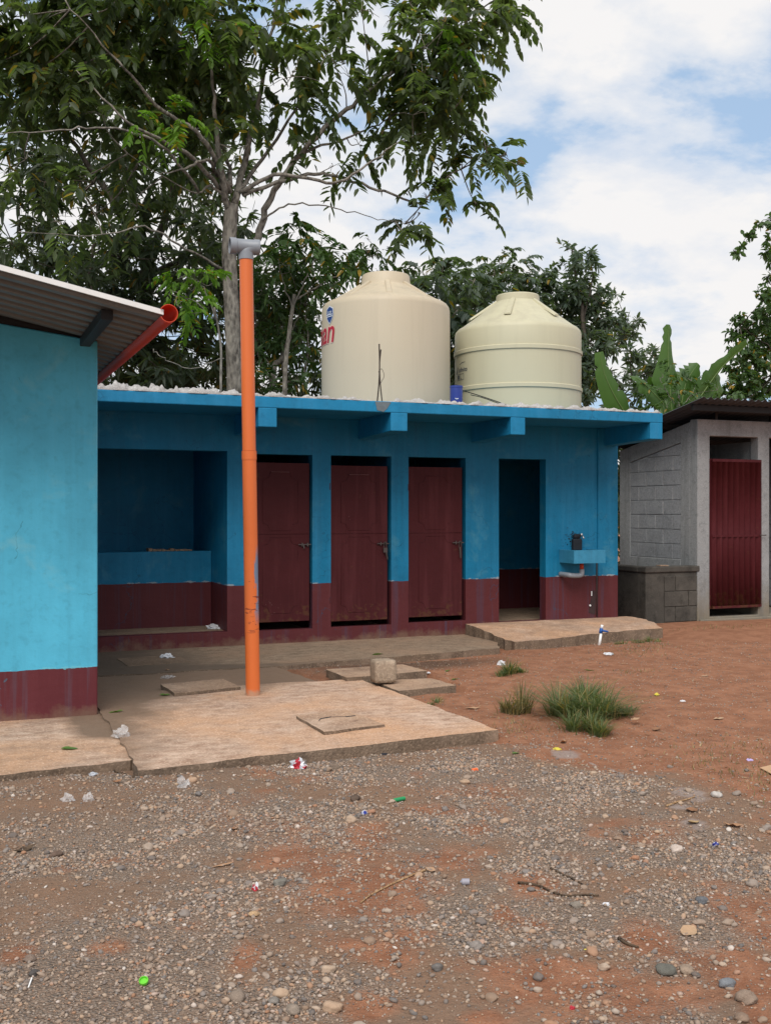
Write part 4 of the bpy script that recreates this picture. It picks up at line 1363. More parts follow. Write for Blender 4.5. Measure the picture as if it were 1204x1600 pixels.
# ------------------------------------------------------------------ orange standpipe
PX, PY = 2.312, 8.46
SPp = empty('standpipe', (PX, PY, 0.05), 'tall leaning orange standpipe with grey tee on top', 'pipe')
base, topp = Vector((PX, PY, 0.03)), at(384.5, 404, 8.46)
zj = 1.40 / 1.0
pm = lambda t_: base.lerp(topp, t_)
tj = (at(391, 713, 8.46).z - base.z) / (topp.z - base.z)
MB().tube([pm(0), pm(tj * .5), pm(tj + .012)], 0.0585, 28).build('lower_pipe', M['post'], SPp, auto=40)
MB().tube([pm(tj - .008), pm(tj + .012)], [0.0615, 0.0615], 28).build('socket', M['post'], SPp, auto=40)
MB().tube([pm(tj + .0125), pm(.7), pm(1.0)], 0.0555, 28).build('upper_pipe', M['post'], SPp, auto=40)
te = empty
tm_ = MB()
tm_.tube([topp + Vector((0, 0, -.01)), topp + Vector((0.0, 0, .045))], 0.0605, 24)
left = Vector((-CS, SN, 0)) * math.cos(R(18)) + Vector((-SN, -CS, 0)) * math.sin(R(18))
tc_ = topp + Vector((0.0, 0, 0.098)) + left * 0.01
vs, fs = [], []
n = 28
u, w = Vector((0, 0, 1)), left.cross(Vector((0, 0, 1)))
rows = [(-.118, .062), (-.118, .056), (-.08, .056), (.08, .056), (.125, .058), (.125, .066), (.075, .066), (.068, .060), (-.07, .060), (-.075, .064), (-.118, .064)]
for d_, r_ in rows:
    for k in range(n):
        a = 2 * math.pi * k / n
        vs.append(tc_ + left * d_ + (u * math.cos(a) + w * math.sin(a)) * r_)
for i in range(len(rows) - 1):
    for k in range(n):
        fs.append((i * n + k, (i + 1) * n + k, (i + 1) * n + (k + 1) % n, i * n + (k + 1) % n))
tm_.add(vs, fs)
tm_.tube(smooth_path([topp + Vector((0, 0, .03)), topp + Vector((0, 0, .06)) - left * .004, tc_ - left * 0.045 + Vector((0, 0, -.012)), tc_ - left * 0.10 + Vector((0, 0, -.002))], 6), 0.058, 24)
tm_.build('tee_fitting', M['greypvc'], SPp, auto=40)

# concrete cube
cu2 = bmesh.new()
bmesh.ops.create_cube(cu2, size=0.19)
bmesh.ops.subdivide_edges(cu2, edges=cu2.edges[:], cuts=5, use_grid_fill=True)
for v in cu2.verts:
    k = Vector(v.co)
    v.co *= 1 - 0.055 * max(0, (k.length - 0.135) / 0.03) * random.uniform(.4, 1.8)
    v.co += Vector((random.uniform(-1, 1), random.uniform(-1, 1), random.uniform(-1, 1))) * 0.0026
me_ = bpy.data.meshes.new('concrete_cube')
cu2.to_mesh(me_)
cu2.free()
cub = link('concrete_cube', me_, None, [M['cube']], True)
cub.location = (3.50, 8.53, 0.155)
cub.rotation_euler = (0, 0, R(-7))
tag(cub, 'rough cast concrete cube standing at the back of the pale slab', 'concrete block')

# white pipe with a blue stopcock
wp = empty('water_pipe', (7.04, 10.5, 0), 'short white pipe with blue valve rising from the earth', 'pipe')
MB().tube([(7.04, 10.5, -.05), (7.075, 10.51, 0.115)], 0.0165, 12).build('pipe', M['whitepvc'], wp, smooth=True)
vv = MB()
vv.tube([(7.07, 10.51, 0.11), (7.082, 10.513, 0.165)], [0.022, 0.02], 10)
vv.tube([(7.07, 10.49, 0.145), (7.14, 10.46, 0.13)], [0.014, 0.010], 8)
vv.build('valve', M['bluevalve'], wp, smooth=True)
MB().tube([(7.082, 10.513, 0.165), (7.095, 10.516, 0.205)], [0.014, 0.018], 10).build('pipe_end', M['whitepvc'], wp, smooth=True)


# ------------------------------------------------------------------ foliage
def unit(a):
    return a / np.maximum(np.linalg.norm(a, axis=-1, keepdims=True), 1e-9)


def leaves_mesh(name, P, D, N, L, W, mat, parent, sag=0.12):
    """two-sided folded leaves: base, two shoulders, two waists, tip"""
    D = unit(D)
    S = unit(np.cross(D, N))
    U = np.cross(S, D)
    L, W = L[:, None], W[:, None]
    down = np.array([0, 0, -1.0])
    b = P
    a1 = P + D * L * .32
    a2 = P + D * L * .68 + down * L * sag * .4
    tip = P + D * L + down * L * sag
    fold = U * W * 0.16
    V_ = np.stack([b, a1 + S * W * .5 + fold, a2 + S * W * .40 + fold, tip, a2 - S * W * .40 + fold, a1 - S * W * .5 + fold], 1).reshape(-1, 3)
    o = np.arange(len(P))[:, None] * 6
    F_ = np.concatenate([o + np.array([[0, 1, 2, 3]]), o + np.array([[0, 3, 4, 5]])], 0)
    m_ = bpy.data.meshes.new(name)
    np_mesh(m_, V_, F_)
    ob = link(name, m_, None, [mat])
    if parent is not None:
        world_child(ob, parent)
    return ob


def fronds(P, D, length, pairs=8, lf=0.12, lw=0.046, droop=0.6):
    """pinnate leaves: P, D (n,3) -> leaflet arrays"""
    n_ = len(P)
    D = unit(D)
    side = unit(np.cross(D, np.array([0, 0, 1.0])) + 1e-6)
    side = unit(side + rng.normal(0, .35, (n_, 3)))
    out_p, out_d, out_n, out_l, out_w = [], [], [], [], []
    for k in range(pairs + 1):
        t_ = (k + 0.8) / (pairs + 0.8)
        c = D * t_ + np.array([0, 0, -1.0]) * droop * t_ * t_
        pos = P + c * length[:, None]
        tang = unit(D + np.array([0, 0, -1.0]) * 2 * droop * t_)
        for s_ in ((1, -1) if k < pairs else (0,)):
            d = tang * (0.45 if s_ else 1.0) + side * s_ * 1.0 + np.array([0, 0, -0.45]) + rng.normal(0, .16, (n_, 3))
            keep = rng.random(n_) > 0.06
            out_p.append(pos[keep])
            out_d.append(d[keep])
            nn = np.array([0, 0, 1.0]) + rng.normal(0, .3, (n_, 3))
            out_n.append(nn[keep])
            q = (0.75 + 0.5 * math.sin(math.pi * (0.15 + 0.7 * t_))) * rng.uniform(.8, 1.15, n_)
            out_l.append((lf * q)[keep])
            out_w.append((lw * q)[keep])
    return [np.concatenate(z) for z in (out_p, out_d, out_n, out_l, out_w)]


def rosettes(P, A, per=9, lf=0.2, lw=0.05, droop=0.5, spread=1.0):
    n_ = len(P)
    A = unit(A)
    o = [[], [], [], [], []]
    for k in range(per):
        d = A * 0.55 + spread * unit(rng.normal(0, 1, (n_, 3))) + np.array([0, 0, -1.0]) * droop * rng.uniform(.3, 1.2, (n_, 1))
        o[0].append(P + A * rng.uniform(-.08, .08, (n_, 1)))
        o[1].append(d)
        o[2].append(A + np.array([0, 0, .6]) + rng.normal(0, .3, (n_, 3)))
        q = rng.uniform(.65, 1.2, n_)
        o[3].append(lf * q)
        o[4].append(lw * q)
    return [np.concatenate(z) for z in o]


def clump_points(clumps, Y, dens, jit=0.9, flatten=1.0):
    """clumps: (px, py, r_px[, dY]) -> points on ragged shells, outward directions, centres"""
    P, D, C = [], [], []
    for c in clumps:
        dy = c[3] if len(c) > 3 else rng.uniform(-jit, jit)
        cen = np.array(at(c[0], c[1], Y + dy))
        scale = (Y + dy) / 1650 / 0.95
        r_ = c[2] * scale
        n_ = max(3, int(dens * (r_ / 0.58) ** 2 * (c[4] if len(c) > 4 else 1)))
        d = unit(rng.normal(0, 1, (n_, 3)))
        rad = r_ * rng.uniform(0.25, 1.0, (n_, 1)) ** 0.6
        P.append(cen + d * rad * np.array([1, 1, flatten]))
        D.append(d)
        C.append((cen, r_))
    return np.concatenate(P), np.concatenate(D), C


def tree(label, Y, trunk, limbs, clumps, leaf, mat, bark, dens=45, trunk_r=(0.11, 0.08), limb_r=0.045, group=None, name='tree', foot_px=None, twig_r=0.012, extra=None, up=0.0, **kw):
    foot = at(trunk[0][0], 640, Y)
    t_ = empty(name, (foot.x, foot.y, 0), label, 'tree', group)
    wood = MB()
    tp = [Vector((foot.x, foot.y, -0.1))] + [at(p[0], p[1], Y + (p[2] if len(p) > 2 else 0)) for p in trunk]
    sp = smooth_path(tp, 6)
    wood.tube(sp, [trunk_r[0] + (trunk_r[1] - trunk_r[0]) * i / (len(sp) - 1) for i in range(len(sp))], 12)
    anchors = list(sp[len(sp) // 2:])
    for lb in limbs:
        r0_ = lb[0] * .8
        q = smooth_path([at(p[0], p[1], Y + (p[2] if len(p) > 2 else 0)) for p in lb[1:]], 6)
        for i in range(1, len(q) - 1):
            q[i] = q[i] + Vector((random.gauss(0, 1), random.gauss(0, 1), random.gauss(0, 1))) * 0.012
        wood.tube(q, [max(0.006, r0_ * (1 - 0.85 * i / (len(q) - 1))) for i in range(len(q))], 8)
        anchors += q[2:]
    P, D, C = clump_points(clumps, Y, dens)
    AN = np.array([list(a) for a in anchors])
    for cen, r_ in C:
        k = int(np.argmin(((AN - cen) ** 2).sum(1) + 0.6 * np.maximum(0, AN[:, 2] - cen[2]) ** 2))
        a, b = Vector(AN[k]), Vector(cen)
        mid = a.lerp(b, .5) + Vector((random.gauss(0, .06), random.gauss(0, .06), -0.04 * (b - a).length + random.gauss(0, .05)))
        q = smooth_path([a, mid, b], 4)
        wood.tube(q, [twig_r * (1 - .5 * i / (len(q) - 1)) for i in range(len(q))], 5, caps=False)
        for _ in range(4):
            d = Vector((random.gauss(0, 1), random.gauss(0, 1), random.gauss(0.2, .8))).normalized() * r_ * .8
            wood.tube([b, b + d * .5 + Vector((0, 0, .03)), b + d], [twig_r * .5, twig_r * .4, twig_r * .2], 4, caps=False)
    wood.build('trunk', bark, t_, smooth=True)
    D = D + np.array([0, 0, up])
    if leaf == 'frond':
        arr = fronds(P, D, rng.uniform(.75, 1.15, len(P)) * kw.get('fl', 0.42), kw.get('pairs', 8), kw.get('lf', 0.12), kw.get('lw', 0.046), kw.get('droop', 0.5))
    else:
        arr = rosettes(P, D, kw.get('per', 9), kw.get('lf', 0.2), kw.get('lw', 0.05), kw.get('droop', 0.6))
    leaves_mesh('crown', *arr, mat, t_, kw.get('sag', .12))
    return t_


def grid_clumps(x0, x1, y0, y1, step, r_, jx=0.4, keep=1.0, dy=None):
    out = []
    y = y0
    row = 0
    while y <= y1:
        x = x0 + (step / 2 if row % 2 else 0)
        while x <= x1:
            if random.random() < keep:
                c = [x + random.uniform(-jx, jx) * step, y + random.uniform(-jx, jx) * step, r_ * random.uniform(.75, 1.2)]
                if dy:
                    c.append(random.uniform(*dy))
                out.append(tuple(c))
            x += step
        y += step * .85
        row += 1
    return out


# the big tree behind the toilet block
T1c = [(60, 40, 62), (150, 30, 70), (240, 35, 70), (330, 30, 70), (420, 40, 70), (510, 40, 62), (565, 15, 45), (200, 105, 68), (290, 105, 65), (375, 120, 70), (455, 120, 62), (520, 95, 48), (120, 105, 60), (50, 115, 60),
       (245, 185, 48), (325, 195, 40), (425, 190, 45), (500, 165, 38), (475, 225, 28), (545, 195, 36), (160, 180, 40), (390, 225, 30), (300, 250, 28), (90, -40, 70), (200, -45, 70), (310, -50, 70), (420, -45, 70), (520, -45, 60), (0, 30, 60), (-30, 110, 60),
       (600, 135, 34), (640, 100, 42), (690, 50, 48), (735, 30, 42), (775, 12, 34), (655, 55, 36), (690, 118, 42), (718, 160, 36), (690, 198, 40), (645, 180, 36), (612, 190, 32), (735, 188, 18), (650, 140, 38), (720, 85, 30), (700, -15, 50), (780, -20, 30), (745, 60, 22), (735, 130, 18), (610, 30, 22), (640, 5, 30), (575, 150, 26), (620, 150, 34), (660, 120, 38), (680, 80, 40), (670, 170, 34), (760, 15, 30), (800, 0, 24), (815, -10, 20), (720, 110, 28), (600, 100, 22), (545, 240, 18), (520, 260, 14),
       (712, 262, 22), (758, 232, 20), (790, 240, 20), (808, 258, 14), (690, 285, 18), (668, 312, 17), (640, 348, 14), (626, 362, 10), (735, 250, 16), (655, 335, 12), (715, 240, 14), (742, 318, 6),
       (130, 300, 26, 0, .5), (70, 285, 30, 0, .5), (200, 265, 24, 0, .5), (150, 335, 22, 0, .4), (215, 325, 16, 0, .5), (95, 350, 22, 0, .4), (40, 250, 30, 0, .5)]
T1c = [((c[0], c[1], c[2] * (.85 if 370 < c[0] < 590 and c[1] < 260 else 1)) + ((0 if len(c) < 4 else c[3]), (c[4] if len(c) > 4 else 1.0) * (.55 if 370 < c[0] < 590 else .8))) if len(c) < 5 else c for c in T1c]
T1c = [(c[0], c[1], c[2], (rng.uniform(-.9, .9) if c[3] == 0 else c[3]), c[4]) for c in T1c]
T1c = [c for c in T1c if not (528 < c[0] < 628 and 55 < c[1] < 275)]
T1c += [(590, 150, 20, 0, .5), (560, 225, 16, 0, .5), (610, 185, 20, 0, .6), (545, 120, 22, 0, .5), (600, 110, 14, 0, .6)]
limbs1 = [
    (0.075, (357, 330), (345, 265, -.3), (338, 200, -.4), (330, 100, -.3), (320, 0, 0)),
    (0.075, (366, 320), (385, 240, .3), (408, 140, .5), (425, 40, .5), (440, -50, .6)),
    (0.055, (360, 300), (315, 215, -.6), (245, 165, -.9), (185, 95, -1.2), (110, 15, -1.3)),
    (0.050, (350, 300), (290, 240, -.8), (200, 190, -1.4), (120, 110, -1.4)),
    (0.045, (340, 275), (325, 250, -.5), (290, 262, -.9), (250, 272, -1.0)),
    (0.045, (375, 300), (440, 272, -.3), (520, 286, -.5), (565, 262, -.6), (625, 222, -.6), (690, 195, -.4)),
    (0.040, (380, 305), (480, 272, .2), (530, 276, .1), (600, 300, 0), (655, 315, 0), (690, 285, .1), (750, 245, .2), (805, 250, .2)),
    (0.075, (398, 390, .3), (415, 330, .3), (450, 265, .2), (520, 190, .1), (580, 140, 0), (650, 85, 0), (720, 30, .1), (790, -10, .1)),
    (0.022, (410, 345, .2), (450, 320, .2), (520, 325, .1), (590, 342, 0), (640, 350, 0)),
    (0.030, (310, 300, -.4), (250, 225, -1.2), (165, 200, -1.4), (80, 205, -1.5), (-20, 210, -1.5)),
    (0.026, (350, 420, 0), (290, 388, -.5), (225, 355, -.8), (160, 367, -1), (30, 362, -1.2)),
    (0.05, (360, 290), (352, 240, .5), (300, 120, .8), (260, 20, 1)),
    (0.045, (372, 300), (430, 220, .8), (490, 120, 1.0), (530, 40, 1.2)),
    (0.03, (470, 240, .2), (540, 215, .2), (600, 190, .1), (650, 150, 0)),
    (0.035, (366, 330), (330, 290, -.2), (300, 300, -.3), (200, 240, -.5)),
]
tree('tall grey barked tree with feathery dark leaves behind the toilet block', 16.0, [(367, 620), (362, 480), (358, 390), (362, 320)], limbs1, T1c, 'frond', M['leaf_dark'], M['bark_pale'], dens=32, trunk_r=(0.13, 0.105), fl=0.52, pairs=9, lf=0.165, lw=0.074, droop=.5)

# dark mango behind it at the left
mg = grid_clumps(150, 510, 420, 615, 56, 42, dy=(-2.5, 0)) + grid_clumps(-40, 370, 120, 600, 62, 44, dy=(-1.5, 1.5)) + grid_clumps(-40, 260, 30, 130, 74, 40, dy=(-1, 1.5), keep=.8)
tree('dense dark mango tree filling the sky above the pale blue house', 20.5, [(230, 600), (225, 480), (235, 380)], [
    (0.12, (232, 420), (180, 320), (120, 230), (60, 150)), (0.11, (235, 400), (270, 300), (300, 200), (310, 100)), (0.08, (230, 440), (120, 400), (20, 380)), (0.08, (232, 430), (300, 400), (360, 380)),
    (0.05, (150, 380, -1), (140, 430, -1), (150, 480, -1)), (0.04, (130, 300, -.6), (180, 250, -1), (230, 200, -1))],
    mg, 'rosette', M['leaf_mango'], M['bark_dark'], dens=25, trunk_r=(0.17, 0.12), per=10, lf=0.27, lw=0.062, droop=0.75)

# shrubby tree left of the first tank
sc_ = grid_clumps(400, 500, 420, 610, 34, 24, dy=(-.5, .5)) + [(420, 390, 20), (455, 400, 22), (410, 450, 26)]
tree('bushy tree with thin pale stems beside the cream tank', 17.6, [(425, 610), (440, 560), (455, 520)], [
    (0.03, (430, 600), (470, 590), (482, 540), (478, 480), (490, 420)), (0.026, (425, 600), (400, 540), (398, 470), (392, 400)), (0.02, (440, 580), (455, 520), (470, 470), (440, 400)), (0.02, (430, 600), (415, 560), (380, 500))],
    sc_, 'rosette', M['leaf_mid'], M['bark_pale'], dens=42, trunk_r=(0.06, 0.035), per=9, lf=0.18, lw=0.045, droop=0.5, twig_r=.008)
fe = [(430, 385, 20), (470, 372, 22), (500, 385, 22), (455, 355, 16), (520, 410, 20), (548, 405, 20), (572, 392, 18), (590, 402, 16), (562, 430, 20), (530, 440, 20), (490, 425, 22), (590, 425, 12), (445, 415, 18), (510, 455, 18), (575, 375, 8)]
tree('slender young tree with drooping feathery leaves left of the cream tank', 16.8, [(445, 610), (452, 520), (460, 460)], [
    (0.02, (458, 480), (480, 430), (500, 390)), (0.02, (460, 470), (510, 440), (555, 410), (590, 395)), (0.016, (455, 480), (440, 430), (430, 380))],
    fe, 'frond', M['leaf_mid'], M['bark_pale'], dens=60, trunk_r=(0.045, 0.03), fl=0.36, pairs=7, lf=0.13, lw=0.05, droop=.6, twig_r=.007)

# bright young spray left of the standpipe
yg = [(280, 430, 17), (305, 425, 16), (330, 425, 12), (270, 455, 16), (300, 455, 15), (285, 480, 12), (312, 470, 12), (335, 440, 10), (300, 490, 9)]
tree('young sapling with bright yellow green leaves left of the orange standpipe', 14.6, [(345, 620), (345, 540), (335, 480)], [(0.014, (336, 500), (320, 450), (290, 430)), (0.012, (338, 500), (300, 470), (270, 460)), (0.010, (350, 560), (300, 575), (255, 560), (240, 545))],
     yg, 'frond', M['leaf_young'], M['bark_pale'], dens=70, trunk_r=(0.02, 0.014), fl=0.26, pairs=7, lf=0.10, lw=0.042, droop=.45, twig_r=.005)
ug = [(235, 200, 16), (262, 185, 16), (215, 190, 14), (285, 180, 12), (250, 215, 10), (310, 25, 18), (345, 45, 16), (700, 75, 16), (725, 70, 12)]
# trees behind the tanks
b1 = [(693, 410, 15), (665, 432, 20), (715, 430, 20), (650, 440, 14), (690, 450, 30), (735, 440, 20), (655, 470, 28), (700, 490, 40), (740, 480, 32), (660, 520, 40), (710, 540, 40), (645, 580, 40), (700, 590, 40), (620, 600, 40), (560, 600, 40), (740, 580, 34)]
tree('dull green feathery tree showing between the two tanks', 21.0, [(700, 600), (697, 520), (694, 450)], [(0.04, (697, 520), (670, 470), (650, 440)), (0.04, (696, 510), (725, 470), (740, 440)), (0.03, (705, 560), (735, 520), (750, 495))],
     b1, 'frond', M['leaf_hazed'], M['bark_pale'], dens=50, fl=0.55, pairs=8, lf=0.18, lw=0.08, trunk_r=(.08, .05))
b2 = [(780, 412, 22), (805, 420, 24), (765, 435, 22), (830, 440, 26), (795, 450, 34), (850, 445, 22), (845, 475, 34), (870, 500, 34), (760, 470, 30), (860, 540, 34), (800, 500, 40), (880, 575, 30), (770, 540, 40), (830, 560, 40), (865, 460, 18)]
tree('leafy tree with layered fern like foliage behind the lime tank', 23.0, [(810, 600), (812, 520), (810, 450)], [(0.05, (812, 520), (780, 450), (770, 420)), (0.05, (812, 510), (850, 470), (865, 450)), (0.04, (812, 500), (810, 440), (800, 410))],
     b2, 'frond', M['leaf_hazed'], M['bark_pale'], dens=48, fl=0.5, pairs=9, lf=0.15, lw=0.06, trunk_r=(.09, .05))
b3 = [(884, 388, 10), (900, 395, 12), (918, 402, 14), (893, 412, 15), (925, 412, 12), (905, 430, 24), (890, 455, 28), (920, 455, 26), (905, 490, 34), (935, 500, 32), (960, 505, 26), (985, 512, 18), (975, 525, 16), (925, 540, 34), (950, 540, 22), (900, 570, 34), (925, 590, 34), (948, 455, 9), (962, 462, 9), (940, 475, 14), (905, 610, 30), (995, 505, 8), (890, 530, 30)]
tree('dark rounded tree with glossy leaves right of the lime tank', 22.0, [(915, 620), (912, 540), (908, 470)], [(0.05, (912, 540), (905, 470), (893, 400)), (0.045, (912, 540), (950, 515), (985, 512)), (0.03, (910, 500), (925, 440), (922, 405))],
     b3, 'rosette', M['leaf_hazed'], M['bark_dark'], dens=70, per=9, lf=0.21, lw=0.07, droop=0.3, trunk_r=(.09, .05))
b4 = [(985, 565, 16), (1010, 560, 16), (1030, 570, 16), (975, 590, 18), (1000, 590, 20), (1030, 598, 20), (965, 615, 18), (1000, 620, 22), (950, 630, 16), (1030, 625, 20), (985, 550, 8), (1022, 548, 8), (1060, 610, 18)]
tree('small dark shrubby tree behind the banana leaves', 20.0, [(1000, 640), (1002, 600)], [(0.03, (1000, 620), (985, 580), (985, 555)), (0.03, (1001, 620), (1020, 585), (1022, 552))],
     b4, 'rosette', M['leaf_hazed'], M['bark_dark'], dens=70, per=9, lf=0.22, lw=0.062, droop=0.1, trunk_r=(.05, .03), up=.5)
b5 = [(1035, 590, 14), (1060, 585, 14), (1080, 600, 14), (1025, 610, 15), (1050, 615, 16), (1085, 622, 15), (1012, 630, 12), (1105, 625, 12), (1120, 610, 12), (1040, 635, 14), (1130, 628, 10)]
tree('low bright ferny bush above the latrine roof', 15.2, [(1060, 640), (1058, 615)], [(0.012, (1060, 640), (1040, 610), (1030, 590)), (0.012, (1060, 640), (1080, 615), (1085, 600))],
     b5, 'frond', M['leaf_mid'], M['bark_pale'], dens=110, fl=0.34, pairs=9, lf=0.085, lw=0.036, droop=.5, trunk_r=(.025, .015), name='bush', twig_r=.005)
b6 = [(1155, 500, 12), (1150, 520, 16), (1175, 510, 18), (1195, 490, 18), (1160, 545, 20), (1190, 535, 24), (1150, 570, 18), (1180, 570, 26), (1205, 520, 22), (1165, 600, 24), (1195, 600, 26), (1145, 600, 16), (1205, 455, 13), (1198, 435, 8), (1190, 468, 10), (1215, 400, 20), (1225, 560, 30), (1225, 480, 30), (1180, 625, 22), (1230, 420, 24), (1235, 350, 26),
      (1203, 345, 9, 0, 1.2), (1190, 350, 5, 0, 1.3), (1178, 360, 4, 0, 1.3), (1168, 372, 4, 0, 1.0), (1198, 375, 5, 0, 1.0), (1196, 395, 4, 0, 1.0), (1157, 385, 3, 0, .8), (1150, 395, 2.5, 0, .8)]
tree('creeper hung tree leaning in over the latrine roof', 18.0, [(1215, 640), (1222, 540), (1230, 440)], [(0.03, (1222, 560), (1185, 530), (1155, 510)), (0.02, (1228, 470), (1205, 455), (1195, 435)), (0.012, (1230, 380), (1205, 342), (1180, 355), (1160, 380), (1148, 400)), (0.008, (1215, 345), (1200, 370), (1196, 410))],
     [(c[0], c[1], c[2] * (1.15 if c[2] > 9 else 1)) + tuple(c[3:]) for c in b6] + [(1135, 620, 16), (1120, 635, 14), (1150, 630, 18)], 'rosette', M['leaf_mid'], M['bark_dark'], dens=120, per=8, lf=0.14, lw=0.075, droop=0.5, trunk_r=(.08, .06))
# rank growth behind the buildings: one mass
hp, hd = [], []
for _ in range(5200):
    x, z = random.uniform(-7, 22), random.uniform(0, 1) ** .8 * 3.1
    hp.append([x, 17.0 + random.gauss(0, .5) + .12 * z, z])
    hd.append([random.gauss(0, .6), -1 + random.gauss(0, .5), .4])
arr = rosettes(np.array(hp), np.array(hd), 8, 0.26, 0.08, 0.5)
tag(leaves_mesh('undergrowth', *arr, M['leaf_mango'], None), 'dense green undergrowth behind the buildings', None, None, 'stuff')
# spiky palm tip above the first tank
pt = empty('palm_tree', tuple(at(645, 640, 24).to_2d()) + (0,), 'spiky palm tip rising behind the cream tank', 'tree')
pw = MB()
top_ = at(645, 470, 24)
pw.tube([Vector((top_.x, top_.y, -.1)), top_ - Vector((0, 0, .4)), top_], [.12, .10, .07], 10)
pw.build('trunk', M['bark_dark'], pt, smooth=True)
pp, pdn = [], []
for k in range(9):
    a = k / 9 * 6.28
    pp.append(list(top_))
    pdn.append([math.cos(a) * .45, math.sin(a) * .45, 1.0])
arr = fronds(np.array(pp), np.array(pdn), np.full(9, 1.0), 16, 0.34, 0.03, 0.25)
leaves_mesh('crown', *arr, M['leaf_mid'], pt)
# sprigs of lighter growth on the big tree
Pn, Dn, _ = clump_points(ug, 14.9, 60)
arr = fronds(Pn, Dn, rng.uniform(.3, .42, len(Pn)), 8, 0.115, 0.046, 0.45)
bt = next(o for o in bpy.data.objects if o.name == 'tree')
leaves_mesh('young_leaves', *arr, M['leaf_young'], bt)


# banana plant: every blade a part
BN = empty('banana_plant', tuple(at(1050, 650, 15.6).to_2d()) + (0,), 'banana plant with tall upright torn leaves above the latrine roof', 'plant')


def banana_leaf(pts, w, Y, face=0.0, prof=None, torn=0.3):
    w *= 1.45
    mid = smooth_path([at(p[0], p[1], Y + (p[2] if len(p) > 2 else 0)) for p in pts], 8)
    n_ = len(mid)
    vs_, fs_ = [], []
    side0 = Vector((CS, -SN, 0)) * math.cos(face) + Vector((SN, CS, 0)) * math.sin(face)
    for i, p in enumerate(mid):
        t_ = i / (n_ - 1)
        tan = (mid[min(i + 1, n_ - 1)] - mid[max(i - 1, 0)]).normalized()
        sd = (side0 - tan * side0.dot(tan)).normalized()
        nn = tan.cross(sd)
        ww = w * (prof(t_) if prof else math.sin(math.pi * min(1, 0.08 + 0.90 * t_)) ** .55)
        nl = 1 - (random.random() < torn) * random.uniform(.15, .5)
        nr = 1 - (random.random() < torn) * random.uniform(.15, .5)
        vs_ += [p - sd * ww * nl + nn * ww * .35, p - sd * ww * .5 + nn * ww * .12, p, p + sd * ww * .5 + nn * ww * .12, p + sd * ww * nr + nn * ww * .35]
        if i:
            a, b = (i - 1) * 5, i * 5
            fs_ += [(a + k, a + k + 1, b + k + 1, b + k) for k in range(4)]
    lf = MB().add(vs_, fs_).build('leaf', M['leaf_banana'], BN, smooth=True)
    MB().tube(mid, [0.016 * (1 - .8 * i / (n_ - 1)) for i in range(n_)], 6).build('midrib', M['midrib'], lf, smooth=True)


st_ = at(1050, 650, 15.6)
MB().tube([Vector((st_.x, st_.y, -.1)), Vector((st_.x, st_.y, 1.4)), st_ + Vector((0, 0, .05))], [.13, .11, .08], 12).build('stem', M['leaf_banana'], BN, smooth=True)
upr = lambda t_: (0.35 + 0.65 * (1 - abs(t_ - .25) / .75)) if t_ > .25 else 0.3 + 0.7 * t_ / .25
banana_leaf([(1050, 655), (1046, 610), (1043, 560), (1044, 507)], 0.20, 15.6, 0.5, lambda t_: 0.15 + 0.85 * math.exp(-((t_ - .35) / .28) ** 2) + (0.22 if t_ < .96 else 0), .15)
banana_leaf([(985, 660), (960, 620), (944, 585), (936, 550)], 0.17, 15.9, 0.3, upr, .12)
banana_leaf([(1070, 655), (1100, 610), (1130, 570), (1166, 538)], 0.22, 15.5, 0.9, upr, .25)
banana_leaf([(1060, 655), (1068, 610), (1075, 590), (1090, 568)], 0.20, 15.8, 0.2, None, .3)
banana_leaf([(1055, 655), (1030, 625), (1000, 595), (985, 588)], 0.14, 15.4, 0.7, None, .3)
banana_leaf([(1065, 655), (1100, 640), (1120, 612), (1112, 575)], 0.2, 15.7, 0.5, None, .3)
banana_leaf([(1045, 650), (1025, 610), (1018, 600), (1010, 615)], 0.15, 15.9, 0.5, None, .3)


